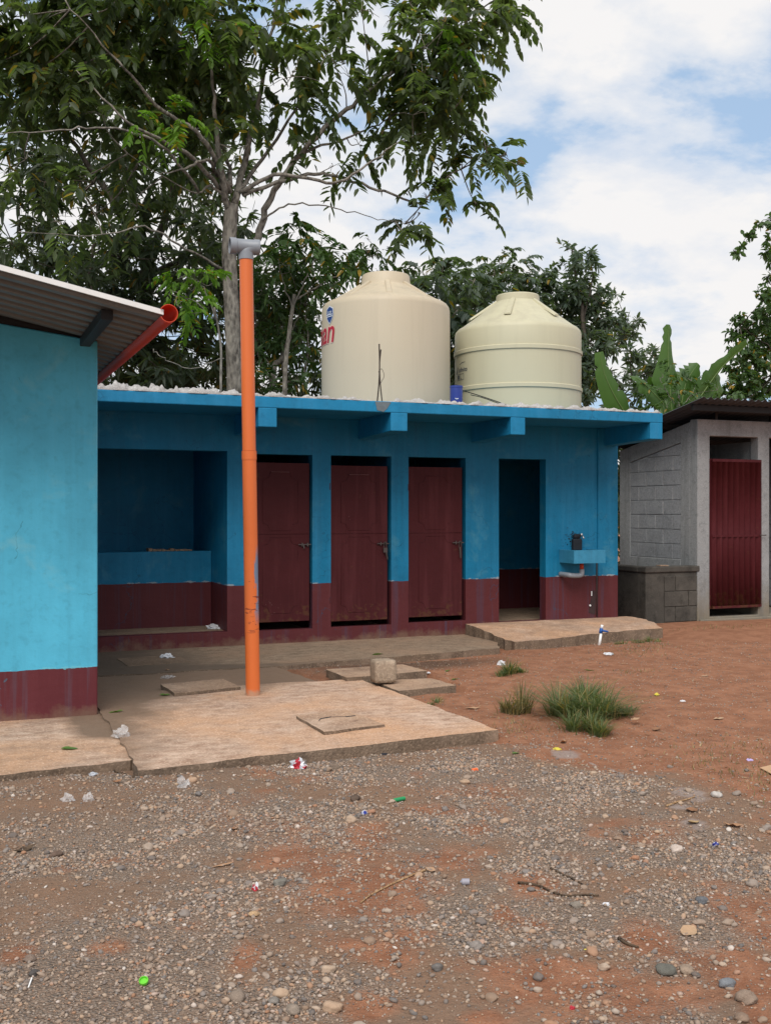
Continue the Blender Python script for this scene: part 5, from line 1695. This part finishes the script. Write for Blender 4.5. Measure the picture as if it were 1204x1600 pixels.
# ------------------------------------------------------------------ grass
def grass_tuft(label, centre, rx, ry, n_, h, mat, lean=0.5, cat='grass tuft', heads=0):
    c = Vector(centre)
    nc = max(5, int(rx * ry * 150))
    ca_, cr_ = rng.uniform(0, 6.283, nc), np.sqrt(rng.random(nc))
    cx_, cy_ = c.x + rx * cr_ * np.cos(ca_) * .9, c.y + ry * cr_ * np.sin(ca_) * .9
    ch_ = rng.uniform(.5, 1.25, nc) * (1.1 - .5 * cr_)
    pick = rng.integers(0, nc, n_)
    a = rng.uniform(0, 6.283, n_)
    t_ = np.abs(rng.normal(0, .5, n_))
    sp_ = 0.30 * min(rx, ry) + .02
    x = cx_[pick] + sp_ * t_ * np.cos(a)
    y = cy_[pick] + sp_ * t_ * np.sin(a)
    z = ground_h(x, y)
    hh = h * rng.uniform(.35, 1.25, n_) * ch_[pick]
    az = a + rng.normal(0, .7, n_)
    ln = lean * rng.uniform(.2, 1.9, n_)
    out = np.stack([np.cos(az), np.sin(az), np.zeros(n_)], 1)
    sd = np.stack([-np.sin(az), np.cos(az), np.zeros(n_)], 1)
    P = np.stack([x, y, z - .01], 1)
    w = 0.0042
    V_ = []
    for k, s_ in enumerate((0, .38, .72, 1.0)):
        p = P + out * (hh * ln * s_ ** 1.8)[:, None] + np.array([0, 0, 1.0]) * (hh * (s_ - 0.25 * ln * s_ * s_))[:, None]
        if k < 3:
            ww = w * (1, .9, .6)[k]
            V_ += [p - sd * ww, p + sd * ww]
        else:
            V_ += [p]
    V_ = np.stack(V_, 1)
    o = np.arange(n_)[:, None] * 7
    F4 = np.concatenate([o + np.array([[0, 1, 3, 2]]), o + np.array([[2, 3, 5, 4]]), o + np.array([[4, 5, 6, 6]])], 0)
    verts = V_.reshape(-1, 3).tolist()
    faces = [tuple(f) if f[2] != f[3] else tuple(f[:3]) for f in F4.tolist()]
    o_ = MB()
    o_.v, o_.f, o_.m = verts, faces, [0] * len(faces)
    ob = o_.build('grass_tuft', mat, None)
    return tag(ob, label, cat, 'grass tufts on the red earth')


g1 = on_ground(905, 1125)
grass_tuft('large green grass tuft where gravel meets the red earth', (4.40, 6.80, 0), 0.25, 0.34, 1700, 0.33, M['grass'], 1.0)
s1 = grass_tuft('x', (4.62, 6.68, 0), 0.17, 0.17, 360, 0.19, M['grass'], .9)
s2 = grass_tuft('x', (4.06, 6.30, 0), 0.15, 0.2, 560, 0.2, M['grass'], .7)
tag(s1, 'low outlying clump on the gravel side, right of the large tuft')
tag(s2, 'pale front clump nearest the gravel, below the large tuft')
grass_tuft('dry thin grass tuft left of the large green one', (4.00, 7.08, 0), 0.11, 0.12, 300, 0.24, M['drygrass'], .5)
grass_tuft('small grass tuft nearest the raised doorway step', (4.92, 8.72, 0), 0.24, 0.16, 420, 0.14, M['grass'], .7)
grass_tuft('dark weeds growing along the front edge of the doorway platform', (7.75, 10.62, 0), 0.45, 0.13, 500, 0.10, M['grass'], .7, 'weeds')
grass_tuft('thin weeds beside the slab corner under the low cover', (3.66, 7.72, 0), 0.12, 0.25, 130, 0.06, M['grass'], .7, 'weeds')
# sparse short growth over the right-hand earth: nobody could count it
gp = []
for cx, cy, rx, ry, n_ in ((4.45, 5.05, .35, .5, 200), (4.35, 4.5, .3, .4, 160), (4.8, 5.5, .3, .3, 80), (6.9, 9.6, .4, .2, 110), (7.4, 9.9, .5, .15, 90), (9.4, 11.2, .8, .2, 160), (6.1, 8.5, .2, .15, 40), (0.05, 4.65, .08, .06, 60), (3.75, 6.62, .14, .3, 80)):
    for _ in range(n_):
        x, y = random.gauss(cx, rx / 1.6), random.gauss(cy, ry / 1.6)
        gp.append((x, y))
sg = MB()
for x, y in gp:
    z = gz(x, y)
    a, h = random.uniform(0, 6.28), random.uniform(.015, .045)
    d = Vector((math.cos(a), math.sin(a), 0))
    s_ = Vector((-d.y, d.x, 0)) * .003
    p = Vector((x, y, z))
    sg.add([p - s_, p + s_, p + d * h * .7 + Vector((0, 0, h))], [(0, 1, 2)])
tag(sg.build('grass', M['drygrass'], None), 'sparse short grass blades on the red earth', None, None, 'stuff')

# ------------------------------------------------------------------ gravel and stones
ICO_V, ICO_F = None, None
bm = bmesh.new()
bmesh.ops.create_icosphere(bm, subdivisions=1, radius=1.0)
bm.verts.ensure_lookup_table()
ICO_V = np.array([v.co[:] for v in bm.verts])
ICO_F = np.array([[v.index for v in f.verts] for f in bm.faces])
bm.free()


def visible_points(n_, near, far, margin=0.35):
    d = np.sqrt(rng.uniform(near ** 2, far ** 2, n_))
    r_ = rng.uniform(-1, 1, n_) * (0.365 * d + margin)
    x = d * SN + r_ * CS
    y = d * CS - r_ * SN
    return x, y


def on_slab(x, y):
    a = (x > 0.98) & (x < 3.52) & (y > 6.27 + (x - 1.02) * .078) & (y < 9.1)
    b = (x < 1.06) & (y > 6.42 + x * .1)
    c = (y > 10.0) & (x < 5.9)
    d = (x > 5.88) & (y > 10.45)
    e = (x > 3.2) & (x < 4.08) & (y > 8.1) & (y < 9.4)
    f = (x < 3.1) & (y > 8.9)
    g = (x > 9.5) & (y > 11.85)
    return a | b | c | d | e | f | g


OCT_V = np.array([(1, 0, 0), (0, 1, 0), (-1, 0, 0), (0, -1, 0), (0, 0, 1), (0, 0, -1)], float)
OCT_F = np.array([(0, 1, 4), (1, 2, 4), (2, 3, 4), (3, 0, 4), (1, 0, 5), (2, 1, 5), (3, 2, 5), (0, 3, 5)])


def scatter(n_try, near, far, r_lo, r_hi, pow_, densf, flat_=(0.45, 0.8), sink=0.35, ICO_V=ICO_V):
    x, y = visible_points(n_try, near, far)
    keep = (rng.random(n_try) < densf(x, y)) & ~on_slab(x, y)
    x, y = x[keep], y[keep]
    m_ = len(x)
    r_ = r_lo + (r_hi - r_lo) * rng.random(m_) ** pow_
    sx, sy, sz = r_ * rng.uniform(.8, 1.35, m_), r_ * rng.uniform(.65, 1.0, m_), r_ * rng.uniform(*flat_, m_)
    base_ = ICO_V[None] * (1 + rng.normal(0, .15, (m_, len(ICO_V), 1)))
    v = base_ * np.stack([sx, sy, sz], 1)[:, None, :]
    ty = rng.normal(0, .2, m_)
    vz = v[:, :, 2] + v[:, :, 0] * np.sin(ty)[:, None]
    a = rng.uniform(0, 6.283, m_)
    ca, sa = np.cos(a)[:, None], np.sin(a)[:, None]
    X = v[:, :, 0] * ca - v[:, :, 1] * sa + x[:, None]
    Y_ = v[:, :, 0] * sa + v[:, :, 1] * ca + y[:, None]
    Z = vz + (ground_h(x, y) + sz * (1 - 2 * sink * rng.uniform(.5, 1.2, m_)))[:, None]
    return np.stack([X, Y_, Z], -1), m_


def gdens(x, y):
    g = zone_grey(x, y)
    return np.clip(0.05 + 0.95 * g ** 1.1, 0, 1) * (0.3 + 0.7 * sstep(.36, .58, fbm(x, y, 3.0, 3, 14)))


def rdens(x, y):
    return np.clip(0.25 + 0.3 * zone_clay(x, y), 0, 1)


def join(nm, parts, F0, nv):
    VV = np.concatenate([p[0].reshape(-1, 3) for p in parts])
    NN = sum(p[1] for p in parts)
    FF = (np.arange(NN)[:, None, None] * nv + F0[None]).reshape(-1, 3)
    m_ = bpy.data.meshes.new(nm)
    np_mesh(m_, VV, FF)
    return link(nm, m_, None, [M['stone']], True)


pebbles = [scatter(72000, 2.8, 7.3, 0.0055, 0.0100, 1.6, gdens), scatter(11000, 2.8, 7.3, 0.009, 0.0155, 2.0, gdens)]
grains = [scatter(120000, 2.8, 7.6, 0.0022, 0.0058, 1.1, lambda x, y: np.clip(gdens(x, y) + .12, 0, 1), ICO_V=OCT_V), scatter(52000, 3.0, 12.5, 0.0025, 0.009, 2.6, lambda x, y: 0.75 * sstep(5.5, 6.5, y) * zone_clay(x, y), ICO_V=OCT_V)]
tag(join('gravel', pebbles, ICO_F, len(ICO_V)), 'loose grey and tan river gravel over brown earth', None, None, 'stuff')
tag(join('grit', grains, OCT_F, len(OCT_V)), 'fine grit and crumbs strewn between the pebbles', None, None, 'stuff')

stone_meshes = []
for k in range(8):
    bm = bmesh.new()
    bmesh.ops.create_icosphere(bm, subdivisions=3, radius=1.0)
    sxyz = (random.uniform(1.0, 1.35), random.uniform(.75, 1.0), random.uniform(.5, .75))
    off = random.uniform(0, 99)
    for v in bm.verts:
        nn_ = 0.62 + 0.76 * float(fbm(v.co.x * 1.1 + off, v.co.y * 1.1 + v.co.z * 1.7, 1.25, 4, k))
        v.co = Vector((v.co.x * sxyz[0], v.co.y * sxyz[1], v.co.z * sxyz[2])) * nn_
    m_ = bpy.data.meshes.new('stone')
    bm.to_mesh(m_)
    bm.free()
    m_.materials.append(M['stone'])
    m_.shade_smooth()
    stone_meshes.append(m_)


def put_stone(x, y, r_, k=None, sink=.3, mat=None):
    o = bpy.data.objects.new('stone', stone_meshes[random.randrange(8) if k is None else k])
    o.location = (x, y, gz(x, y) + r_ * (.6 - sink))
    o.rotation_euler = (random.uniform(-.2, .2), random.uniform(-.2, .2), random.uniform(0, 6.28))
    o.scale = (r_, r_, r_)
    COL.objects.link(o)
    return o


cnt = 0
while cnt < 250:
    xs_, ys_ = visible_points(1, 3.0, 6.6, .0)
    x, y = float(xs_[0]), float(ys_[0])
    if on_slab(x, y) or random.random() > 0.25 + 0.75 * float(gdens(x, y)):
        continue
    o = put_stone(x, y, random.uniform(.0105, .018) if random.random() < .85 else random.uniform(.018, .027))
    o.parent = GROUND
    cnt += 1


def solid_mat(nm, col):
    return mat_plain(nm, col, .9, .4, 55, 0, .12, .8, .006)


def named_stone(px, py, rpx, label, col):
    p = on_ground(px, py)
    r_ = rpx * math.hypot(p.x, p.y) / 1650
    o = put_stone(p.x, p.y, r_)
    o.data = o.data.copy()
    o.data.materials.clear()
    o.data.materials.append(solid_mat('stone_face', col))
    tag(o, label, 'stone', 'larger stones lying on the gravel')


named_stone(370, 1560, 13, 'large smooth tan stone near the lime green bottle cap', (0.27, 0.21, 0.165))
named_stone(47, 1505, 8, 'rounded brown grey stone just above the thin white stick', (0.24, 0.18, 0.145))
named_stone(53, 1528, 7, 'dark grey pebble touching the thin white stick', (0.10, 0.09, 0.085))
named_stone(397, 1430, 8, 'round pale orange stone below the red wrapper', (0.46, 0.31, 0.18))
named_stone(602, 1171, 7, 'black wet stone against the front edge of the pale slab', (0.035, 0.035, 0.042))
named_stone(524, 1199, 7, 'brown stone in front of the slab beside the foil wrapper', (0.20, 0.15, 0.115))
named_stone(1119, 1246, 9, 'white topped stone on red earth at the end of the gravel', (0.50, 0.46, 0.42))
named_stone(1040, 1516, 13, 'mossy dark grey stone, biggest of its cluster by the pink leaf', (0.15, 0.145, 0.125))
named_stone(1072, 1515, 12, 'tan stone with a wedge end touching the mossy dark stone', (0.32, 0.24, 0.18))
named_stone(1135, 1533, 13, 'flat blue grey stone beside the red earth strip', (0.21, 0.22, 0.235))
named_stone(1165, 1555, 15, 'long tan rock below the flat blue grey stone', (0.29, 0.215, 0.165))
named_stone(1157, 1588, 12, 'lumpy brown stone closest to the front right of the yard', (0.27, 0.19, 0.14))
named_stone(1096, 1410, 9, 'dark blue grey flat stone on gravel above the pink leaf', (0.15, 0.155, 0.165))
named_stone(457, 1581, 12, 'pale brown stone beside a smaller grey one at the front', (0.28, 0.225, 0.18))
named_stone(427, 1566, 10, 'grey angular stone above the pale brown stone', (0.24, 0.215, 0.19))
named_stone(683, 1515, 9, 'domed dark grey stone sitting alone on brown earth', (0.17, 0.155, 0.145))
named_stone(743, 1480, 10, 'long flat grey stone right of the domed dark one', (0.27, 0.235, 0.21))
named_stone(438, 1383, 10, 'flat grey green stone on gravel right of the red wrapper', (0.21, 0.195, 0.17))
named_stone(88, 1336, 8, 'crumbly clod of brown earth on the left gravel', (0.16, 0.11, 0.085))
named_stone(900, 1418, 8, 'tan grey stone at the end of the dark twig', (0.24, 0.205, 0.17))
named_stone(310, 1245, 6, 'grey lump beside the plastic scrap at the slab corner', (0.20, 0.18, 0.17))
named_stone(564, 1255, 5, 'grey brown stone in the hollow, left of the green tube', (0.23, 0.185, 0.15))
named_stone(555, 1246, 8, 'dark earth clod at the edge of the hollow', (0.12, 0.085, 0.065))


# ------------------------------------------------------------------ litter, twigs, fallen leaves
bpy.context.view_layer.update()
_dg = bpy.context.evaluated_depsgraph_get()


def rest(px, py, z):
    """the point on whatever solid surface lies there (slab, cover or earth)"""
    p = on_ground(px, py, z)
    for _ in range(3):
        hit, loc, _n, _i, ob, _m = scn.ray_cast(_dg, Vector((p.x, p.y, z + .25 if z > .1 else .22)), Vector((0, 0, -1)))
        if not hit:
            break
        p = on_ground(px, py, loc.z)
        p.z = loc.z
    return p


def crumple(name, px, py, wpx, label, cat, mat, h=0.5, z=None, asp=1.0, seed=0, mat2=None, group=None):
    zz = 0.0 if z is None else z
    p = rest(px, py, zz)
    s_ = wpx * math.hypot(p.x, p.y) / 1650 / 2
    bm = bmesh.new()
    bmesh.ops.create_icosphere(bm, subdivisions=3, radius=1.0)
    r_ = random.Random(seed + px)
    o1 = r_.uniform(0, 90)
    for v in bm.verts:
        f_ = 0.55 + 0.95 * abs(float(fbm(v.co.x + o1, v.co.y + 2 * v.co.z, 1.6, 3, 3)) - .5) * 2.2
        q = v.co * f_
        v.co = Vector((q.x * s_ * 1.1, q.y * s_ * asp, max(-.12, q.z) * s_ * h * 1.5))
    m_ = bpy.data.meshes.new(name)
    bm.to_mesh(m_)
    bm.free()
    o = link(name, m_, None, [mat] + ([mat2] if mat2 else []))
    if mat2:
        for f_ in m_.polygons:
            f_.material_index = 1 if float(vnoise(f_.center.x / s_ * 2.2 + 5, f_.center.y / s_ * 2.2 + f_.center.z / s_)) > .58 else 0
    o.location = p + Vector((0, 0, s_ * h * .10))
    o.rotation_euler = (0, 0, r_.uniform(0, 6.28))
    return tag(o, label, cat, group)


crumple('paper_scrap', 335, 982, 26, 'white crumpled paper on the sill of the washing alcove', 'paper', M['paper'], .35, 0.18)
crumple('paper_scrap', 260, 1027, 24, 'white crumpled paper on damp concrete under the alcove', 'paper', M['paper'], .35, 0.05)
crumple('plastic_scrap', 262, 1059, 24, 'flattened clear plastic scrap on damp concrete behind the cover', 'plastic scrap', M['film'], .25, 0.03)
crumple('plastic_bag', 190, 1150, 28, 'clear plastic bag where the two concrete slabs meet', 'plastic bag', M['film'], .7, 0.05)
crumple('plastic_bag', 287, 1229, 22, 'clear plastic bag on gravel below the slab front edge', 'plastic bag', M['film'], .8)
crumple('plastic_bag', 107, 1251, 22, 'crushed clear bag on brown earth, left of its pink twin', 'plastic bag', M['film'], .7)
crumple('plastic_bag', 138, 1251, 20, 'round clear bag with pink inside on brown earth', 'plastic bag', M['film'], .9)
crumple('foil_wrapper', 466, 1199, 34, 'torn silver and red snack wrapper at the slab front edge', 'wrapper', M['foil'], .5, None, .8, 3, M['p_red'])
crumple('paper_scrap', 782, 1039, 14, 'small white paper ball on red earth by the step', 'paper', M['paper'], .8)
crumple('plastic_scrap', 950, 1022, 18, 'pale plastic scrap on red earth near the white pipe', 'plastic scrap', M['paper'], .2)
crumple('candy_wrapper', 568, 1273, 16, 'small dark blue candy wrapper on gravel below the hollow', 'wrapper', M['foil'], .5, None, .5, 0, M['p_blue'])
crumple('candy_wrapper', 741, 1204, 14, 'small orange candy wrapper on gravel near the slab corner', 'wrapper', M['p_orange'], .4, None, .5)
crumple('candy_wrapper', 399, 1390, 18, 'bright red candy wrapper on the middle gravel', 'wrapper', M['p_red'], .7, None, .7, 0, M['paper'])
crumple('candy_wrapper', 1117, 1320, 15, 'dark blue and white wrapper at the gravel edge', 'wrapper', M['p_blue'], .5, None, .5, 0, M['paper'])
crumple('candy_wrapper', 922, 1484, 16, 'red wrapper strip between stones on gravel', 'wrapper', M['p_red'], .3, None, .35, 0, M['p_yellow'])
crumple('candy_wrapper', 893, 1576, 9, 'tiny red wrapper bit at the front of the gravel', 'wrapper', M['p_red'], .7)
crumple('candy_wrapper', 1025, 1086, 12, 'small yellow and dark wrapper on open red earth', 'wrapper', M['p_yellow'], .4, None, .5, 0, M['dark'])
crumple('paper_scrap', 1066, 1096, 9, 'tiny white and blue scrap alone on open red earth', 'paper', M['paper'], .4)
crumple('plastic_scrap', 1171, 1188, 11, 'small lilac scrap on red earth near the cardboard', 'plastic scrap', M['p_lilac'], .3)
crumple('candy_wrapper', 870, 1171, 14, 'lime yellow wrapper beside the front of the large grass tuft', 'wrapper', M['p_yellow'], .3)
crumple('plastic_scrap', 946, 1413, 12, 'white plastic flake on gravel right of the twigs', 'plastic scrap', M['paper'], .3)
crumple('plastic_scrap', 146, 1211, 22, 'grey plastic strip beside the split wood by the apron', 'plastic scrap', M['foil'], .25, None, .5)
crumple('paper_scrap', 669, 1052, 6, 'tiny white paper fleck behind the low concrete cover', 'paper', M['paper'], .5, .06)


def cyl_thing(name, px, py, label, cat, mat, length, rad, yaw, tilt=0.0, hollow=False):
    p = on_ground(px, py)
    p.z = gz(p.x, p.y) + rad
    d = Vector((math.cos(yaw) * math.cos(tilt), math.sin(yaw) * math.cos(tilt), math.sin(tilt)))
    a, b = p - d * length / 2, p + d * length / 2
    mb = MB()
    if hollow:
        mb.tube([a, a, b, b, a + d * .004], [rad * .7, rad, rad, rad * .85, rad * .8], 16, caps=False)
        mb.tube([a + d * .003, a + d * .005], rad * .85, 16)
    else:
        mb.tube([a, b], rad, 14)
    return tag(mb.build(name, mat, None, auto=40), label, cat)


cyl_thing('plastic_tube', 623, 1245, 'small green plastic tube in the hollow before the slab', 'tube', M['p_green'], 0.075, 0.011, 0.25)
cyl_thing('drinks_cup', 727, 1383, 'small crushed grey plastic cup on brown earth', 'cup', M['lil'] if 'lil' in M else mat_plain('grey_cup', (.30, .29, .33), .5), 0.030, 0.013, -.35, 0, True)
cyl_thing('straw', 46, 1545, 'thin white drinking straw on gravel at the left', 'straw', M['whitepvc'], 0.055, 0.0025, 1.15, .5)
pcap = on_ground(225, 1541)
zc = gz(pcap.x, pcap.y)
bc = MB().lathe((0, 0, 0), [(0, 0), (.0145, 0), (.0155, .003), (.0150, .011), (.0132, .011), (.0128, .003), (0, .0025)], 24).build('bottle_cap', M['p_lime'], None, auto=40)
bc.location = (pcap.x, pcap.y, zc + .008)
bc.rotation_euler = (R(28), 0, R(-22))
tag(bc, 'bright lime green bottle cap on the left gravel', 'bottle cap')
pc_ = on_ground(1198, 1203)
card = MB().prism([(-.09, -.05), (.10, -.07), (.11, .05), (-.03, .075)], 0, .004).build('cardboard', M['card'], None)
card.location = (pc_.x + .05, pc_.y, gz(pc_.x, pc_.y) + .012)
card.rotation_euler = (.05, -.06, .3)
tag(card, 'flat piece of brown cardboard on red earth at the right', 'cardboard')


def stick(pts, rad, label, mat, cat='twig', name='twig'):
    q = []
    for px, py in pts:
        p = on_ground(px, py)
        p.z = gz(p.x, p.y) + rad * .8
        q.append(p)
    q = smooth_path(q, 5)
    for p in q:
        p.z = gz(p.x, p.y) + rad * .9
    return tag(MB().tube(q, [rad * (1 - .45 * i / (len(q) - 1)) for i in range(len(q))], 8).build(name, mat, None, smooth=True), label, cat)


stick([(665, 1359), (630, 1372), (590, 1390), (563, 1410)], 0.0055, 'curved pale twig lying across the middle of the gravel', M['barkstrip'])
stick([(860, 1354), (885, 1368), (915, 1384)], 0.005, 'short dark twig, the upper of two on the gravel', M['twig'])
stick([(808, 1379), (840, 1382), (878, 1400), (915, 1401), (935, 1402)], 0.006, 'long dark twig ending at a stone, below the short one', M['twig'])
stick([(1040, 1262), (1062, 1255), (1085, 1248)], 0.006, 'straight brown twig at the gravel edge by the cement streak', M['barkstrip'])
stick([(82, 1211), (110, 1210), (130, 1208)], 0.013, 'thick split of pale wood lying along the house apron edge', M['barkstrip'], 'wood', 'wood_split')
stick([(130, 1207), (160, 1204), (187, 1202)], 0.009, 'thin split of pale wood reaching towards the slab joint', M['barkstrip'], 'wood', 'wood_split')
stick([(966, 1468), (980, 1477), (997, 1481)], 0.007, 'short brown bark piece beside stones on the gravel', M['twig'])
stick([(178, 1207), (205, 1216), (212, 1221)], 0.006, 'dark twig at the joint of apron and slab', M['twig'])


def fallen(px, py, wpx, label, mat, z=None, yaw=None, curl=.25, asp=.45):
    p = rest(px, py, z or 0)
    zz = p.z + .003
    L = wpx * math.hypot(p.x, p.y) / 1650
    W = L * asp
    yaw = random.uniform(0, 6.28) if yaw is None else yaw
    vs_, fs_ = [], []
    for i in range(6):
        t_ = i / 5
        w = W * math.sin(math.pi * (0.06 + .92 * t_)) ** .8 * .5
        zc_ = curl * L * (t_ - .5) ** 2
        for j in (-1, 0, 1):
            vs_.append(((t_ - .5) * L, j * w, zc_ + abs(j) * w * random.uniform(.1, .6)))
        if i:
            a, b = (i - 1) * 3, i * 3
            fs_ += [(a, a + 1, b + 1, b), (a + 1, a + 2, b + 2, b + 1)]
    o = MB().add(vs_, fs_).build('fallen_leaf', mat, None, smooth=True)
    o.location = (p.x, p.y, zz)
    o.rotation_euler = (random.uniform(-.15, .15), random.uniform(-.15, .15), yaw)
    return tag(o, label, 'leaf', 'leaves fallen in the yard')


D_, G_ = M['deadleaf'], M['greentip']
fallen(109, 1171, 24, 'fresh green leaf lying on the concrete apron before the house', G_, .045, -.2, .1, .6)
fallen(182, 1113, 22, 'dark green leaf on damp concrete by the house corner', G_, .05, .1, .1, .4)
fallen(262, 1047, 10, 'small yellow leaf beside the concrete cover', D_, .05, .5)
fallen(324, 1082, 22, 'green leaf against the front edge of the open cover', G_, .065, .1, .1, .4)
fallen(258, 1087, 18, 'dark green leaf at the left corner of the open cover', G_, .06, .3)
fallen(590, 1023, 20, 'dark leaf on the wall strip behind the concrete cube', M['leaf_dark'], .04, .1, .2)
fallen(642, 1028, 20, 'green leaf at the edge of the wall strip', M['leaf_mid'], .03, .2, .2)
fallen(710, 1062, 14, 'yellow green leaf at the tip of the low cover', G_, None, .2)
fallen(738, 1108, 28, 'long yellow leaf on red earth right of the slab', D_, None, .0, .2, .3)
fallen(699, 1049, 12, 'curled green leaf behind the low cover', G_, None, .4)
fallen(182, 1223, 18, 'curled red brown leaf at the apron edge', D_, None, .3, .9)
fallen(40, 1329, 34, 'dark curled dead leaf on brown earth at far left', M['twig'], None, .3, .5, .35)
fallen(366, 1296, 18, 'orange brown dead leaf on gravel left of the hollow', D_, None, 1.2, .3, .7)
fallen(349, 1353, 34, 'long thin orange dead leaf on the left gravel', D_, None, .15, .2, .22)
fallen(672, 1361, 20, 'pale dead leaf at the end of the curved twig', D_, None, 1.2, .3, .8)
fallen(1075, 1458, 34, 'torn pink brown leaf on red earth among the gravel', D_, None, .4, .4, .7)
fallen(1080, 1268, 22, 'orange dead leaf at the foot of the straight twig', D_, None, 1.0, .5, .8)
fallen(1082, 1287, 24, 'curled brown leaf below the orange one', D_, None, .1, .5, .5)
fallen(1145, 1292, 28, 'broad orange brown leaf on grassy earth at the right', D_, None, -.5, .5, .6)
fallen(880, 1161, 20, 'pale curled leaf standing at the front of the large tuft', D_, None, .9, .7, .5)
fallen(1025, 1141, 20, 'two toned dead leaf on red earth right of the tuft', D_, None, .6, .3, .6)
fallen(992, 1125, 18, 'tan leaf at the right tip of the large tuft', D_, None, .2, .3, .5)
fallen(1122, 1124, 20, 'flat tan leaf on open red earth', D_, None, .1, .2, .4)
fallen(920, 1048, 22, 'olive leaf strip on earth before the white pipe', G_, None, .05, .1, .25)
fallen(1101, 1057, 16, 'pale leaf on open red earth below the latrine', D_, None, .1, .2, .4)
fallen(805, 1178, 14, 'yellow leaf beside the gravel edge left of the tuft', G_, None, .2, .2, .5)

# bits of dry leaf and chaff over the red earth: one mass
lt = MB()
for _ in range(1400):
    x, y = float(rng.uniform(3.2, 9.5)), float(rng.uniform(4.2, 11.7))
    if bool(on_slab(np.array(x), np.array(y))) or random.random() > float(zone_clay(x, y)) * (0.25 + .75 * (float(fbm(x, y, 1.0, 3, 20)) > .5)):
        continue
    z = gz(x, y) + .004
    a, l_ = random.uniform(0, 6.28), random.uniform(.008, .032)
    d, s_ = Vector((math.cos(a), math.sin(a), random.uniform(-.1, .25))) * l_, Vector((-math.sin(a), math.cos(a), 0)) * l_ * .28
    p = Vector((x, y, z))
    lt.add([p - d, p + s_, p + d, p - s_], [(0, 1, 2, 3)])
for _ in range(120):                                     # pale crumbs along the platform edge
    pass
tag(lt.build('leaf_litter', M['deadleaf'], None), 'crumbled dry leaf bits scattered over the red earth', None, None, 'stuff')

bpy.context.view_layer.update()
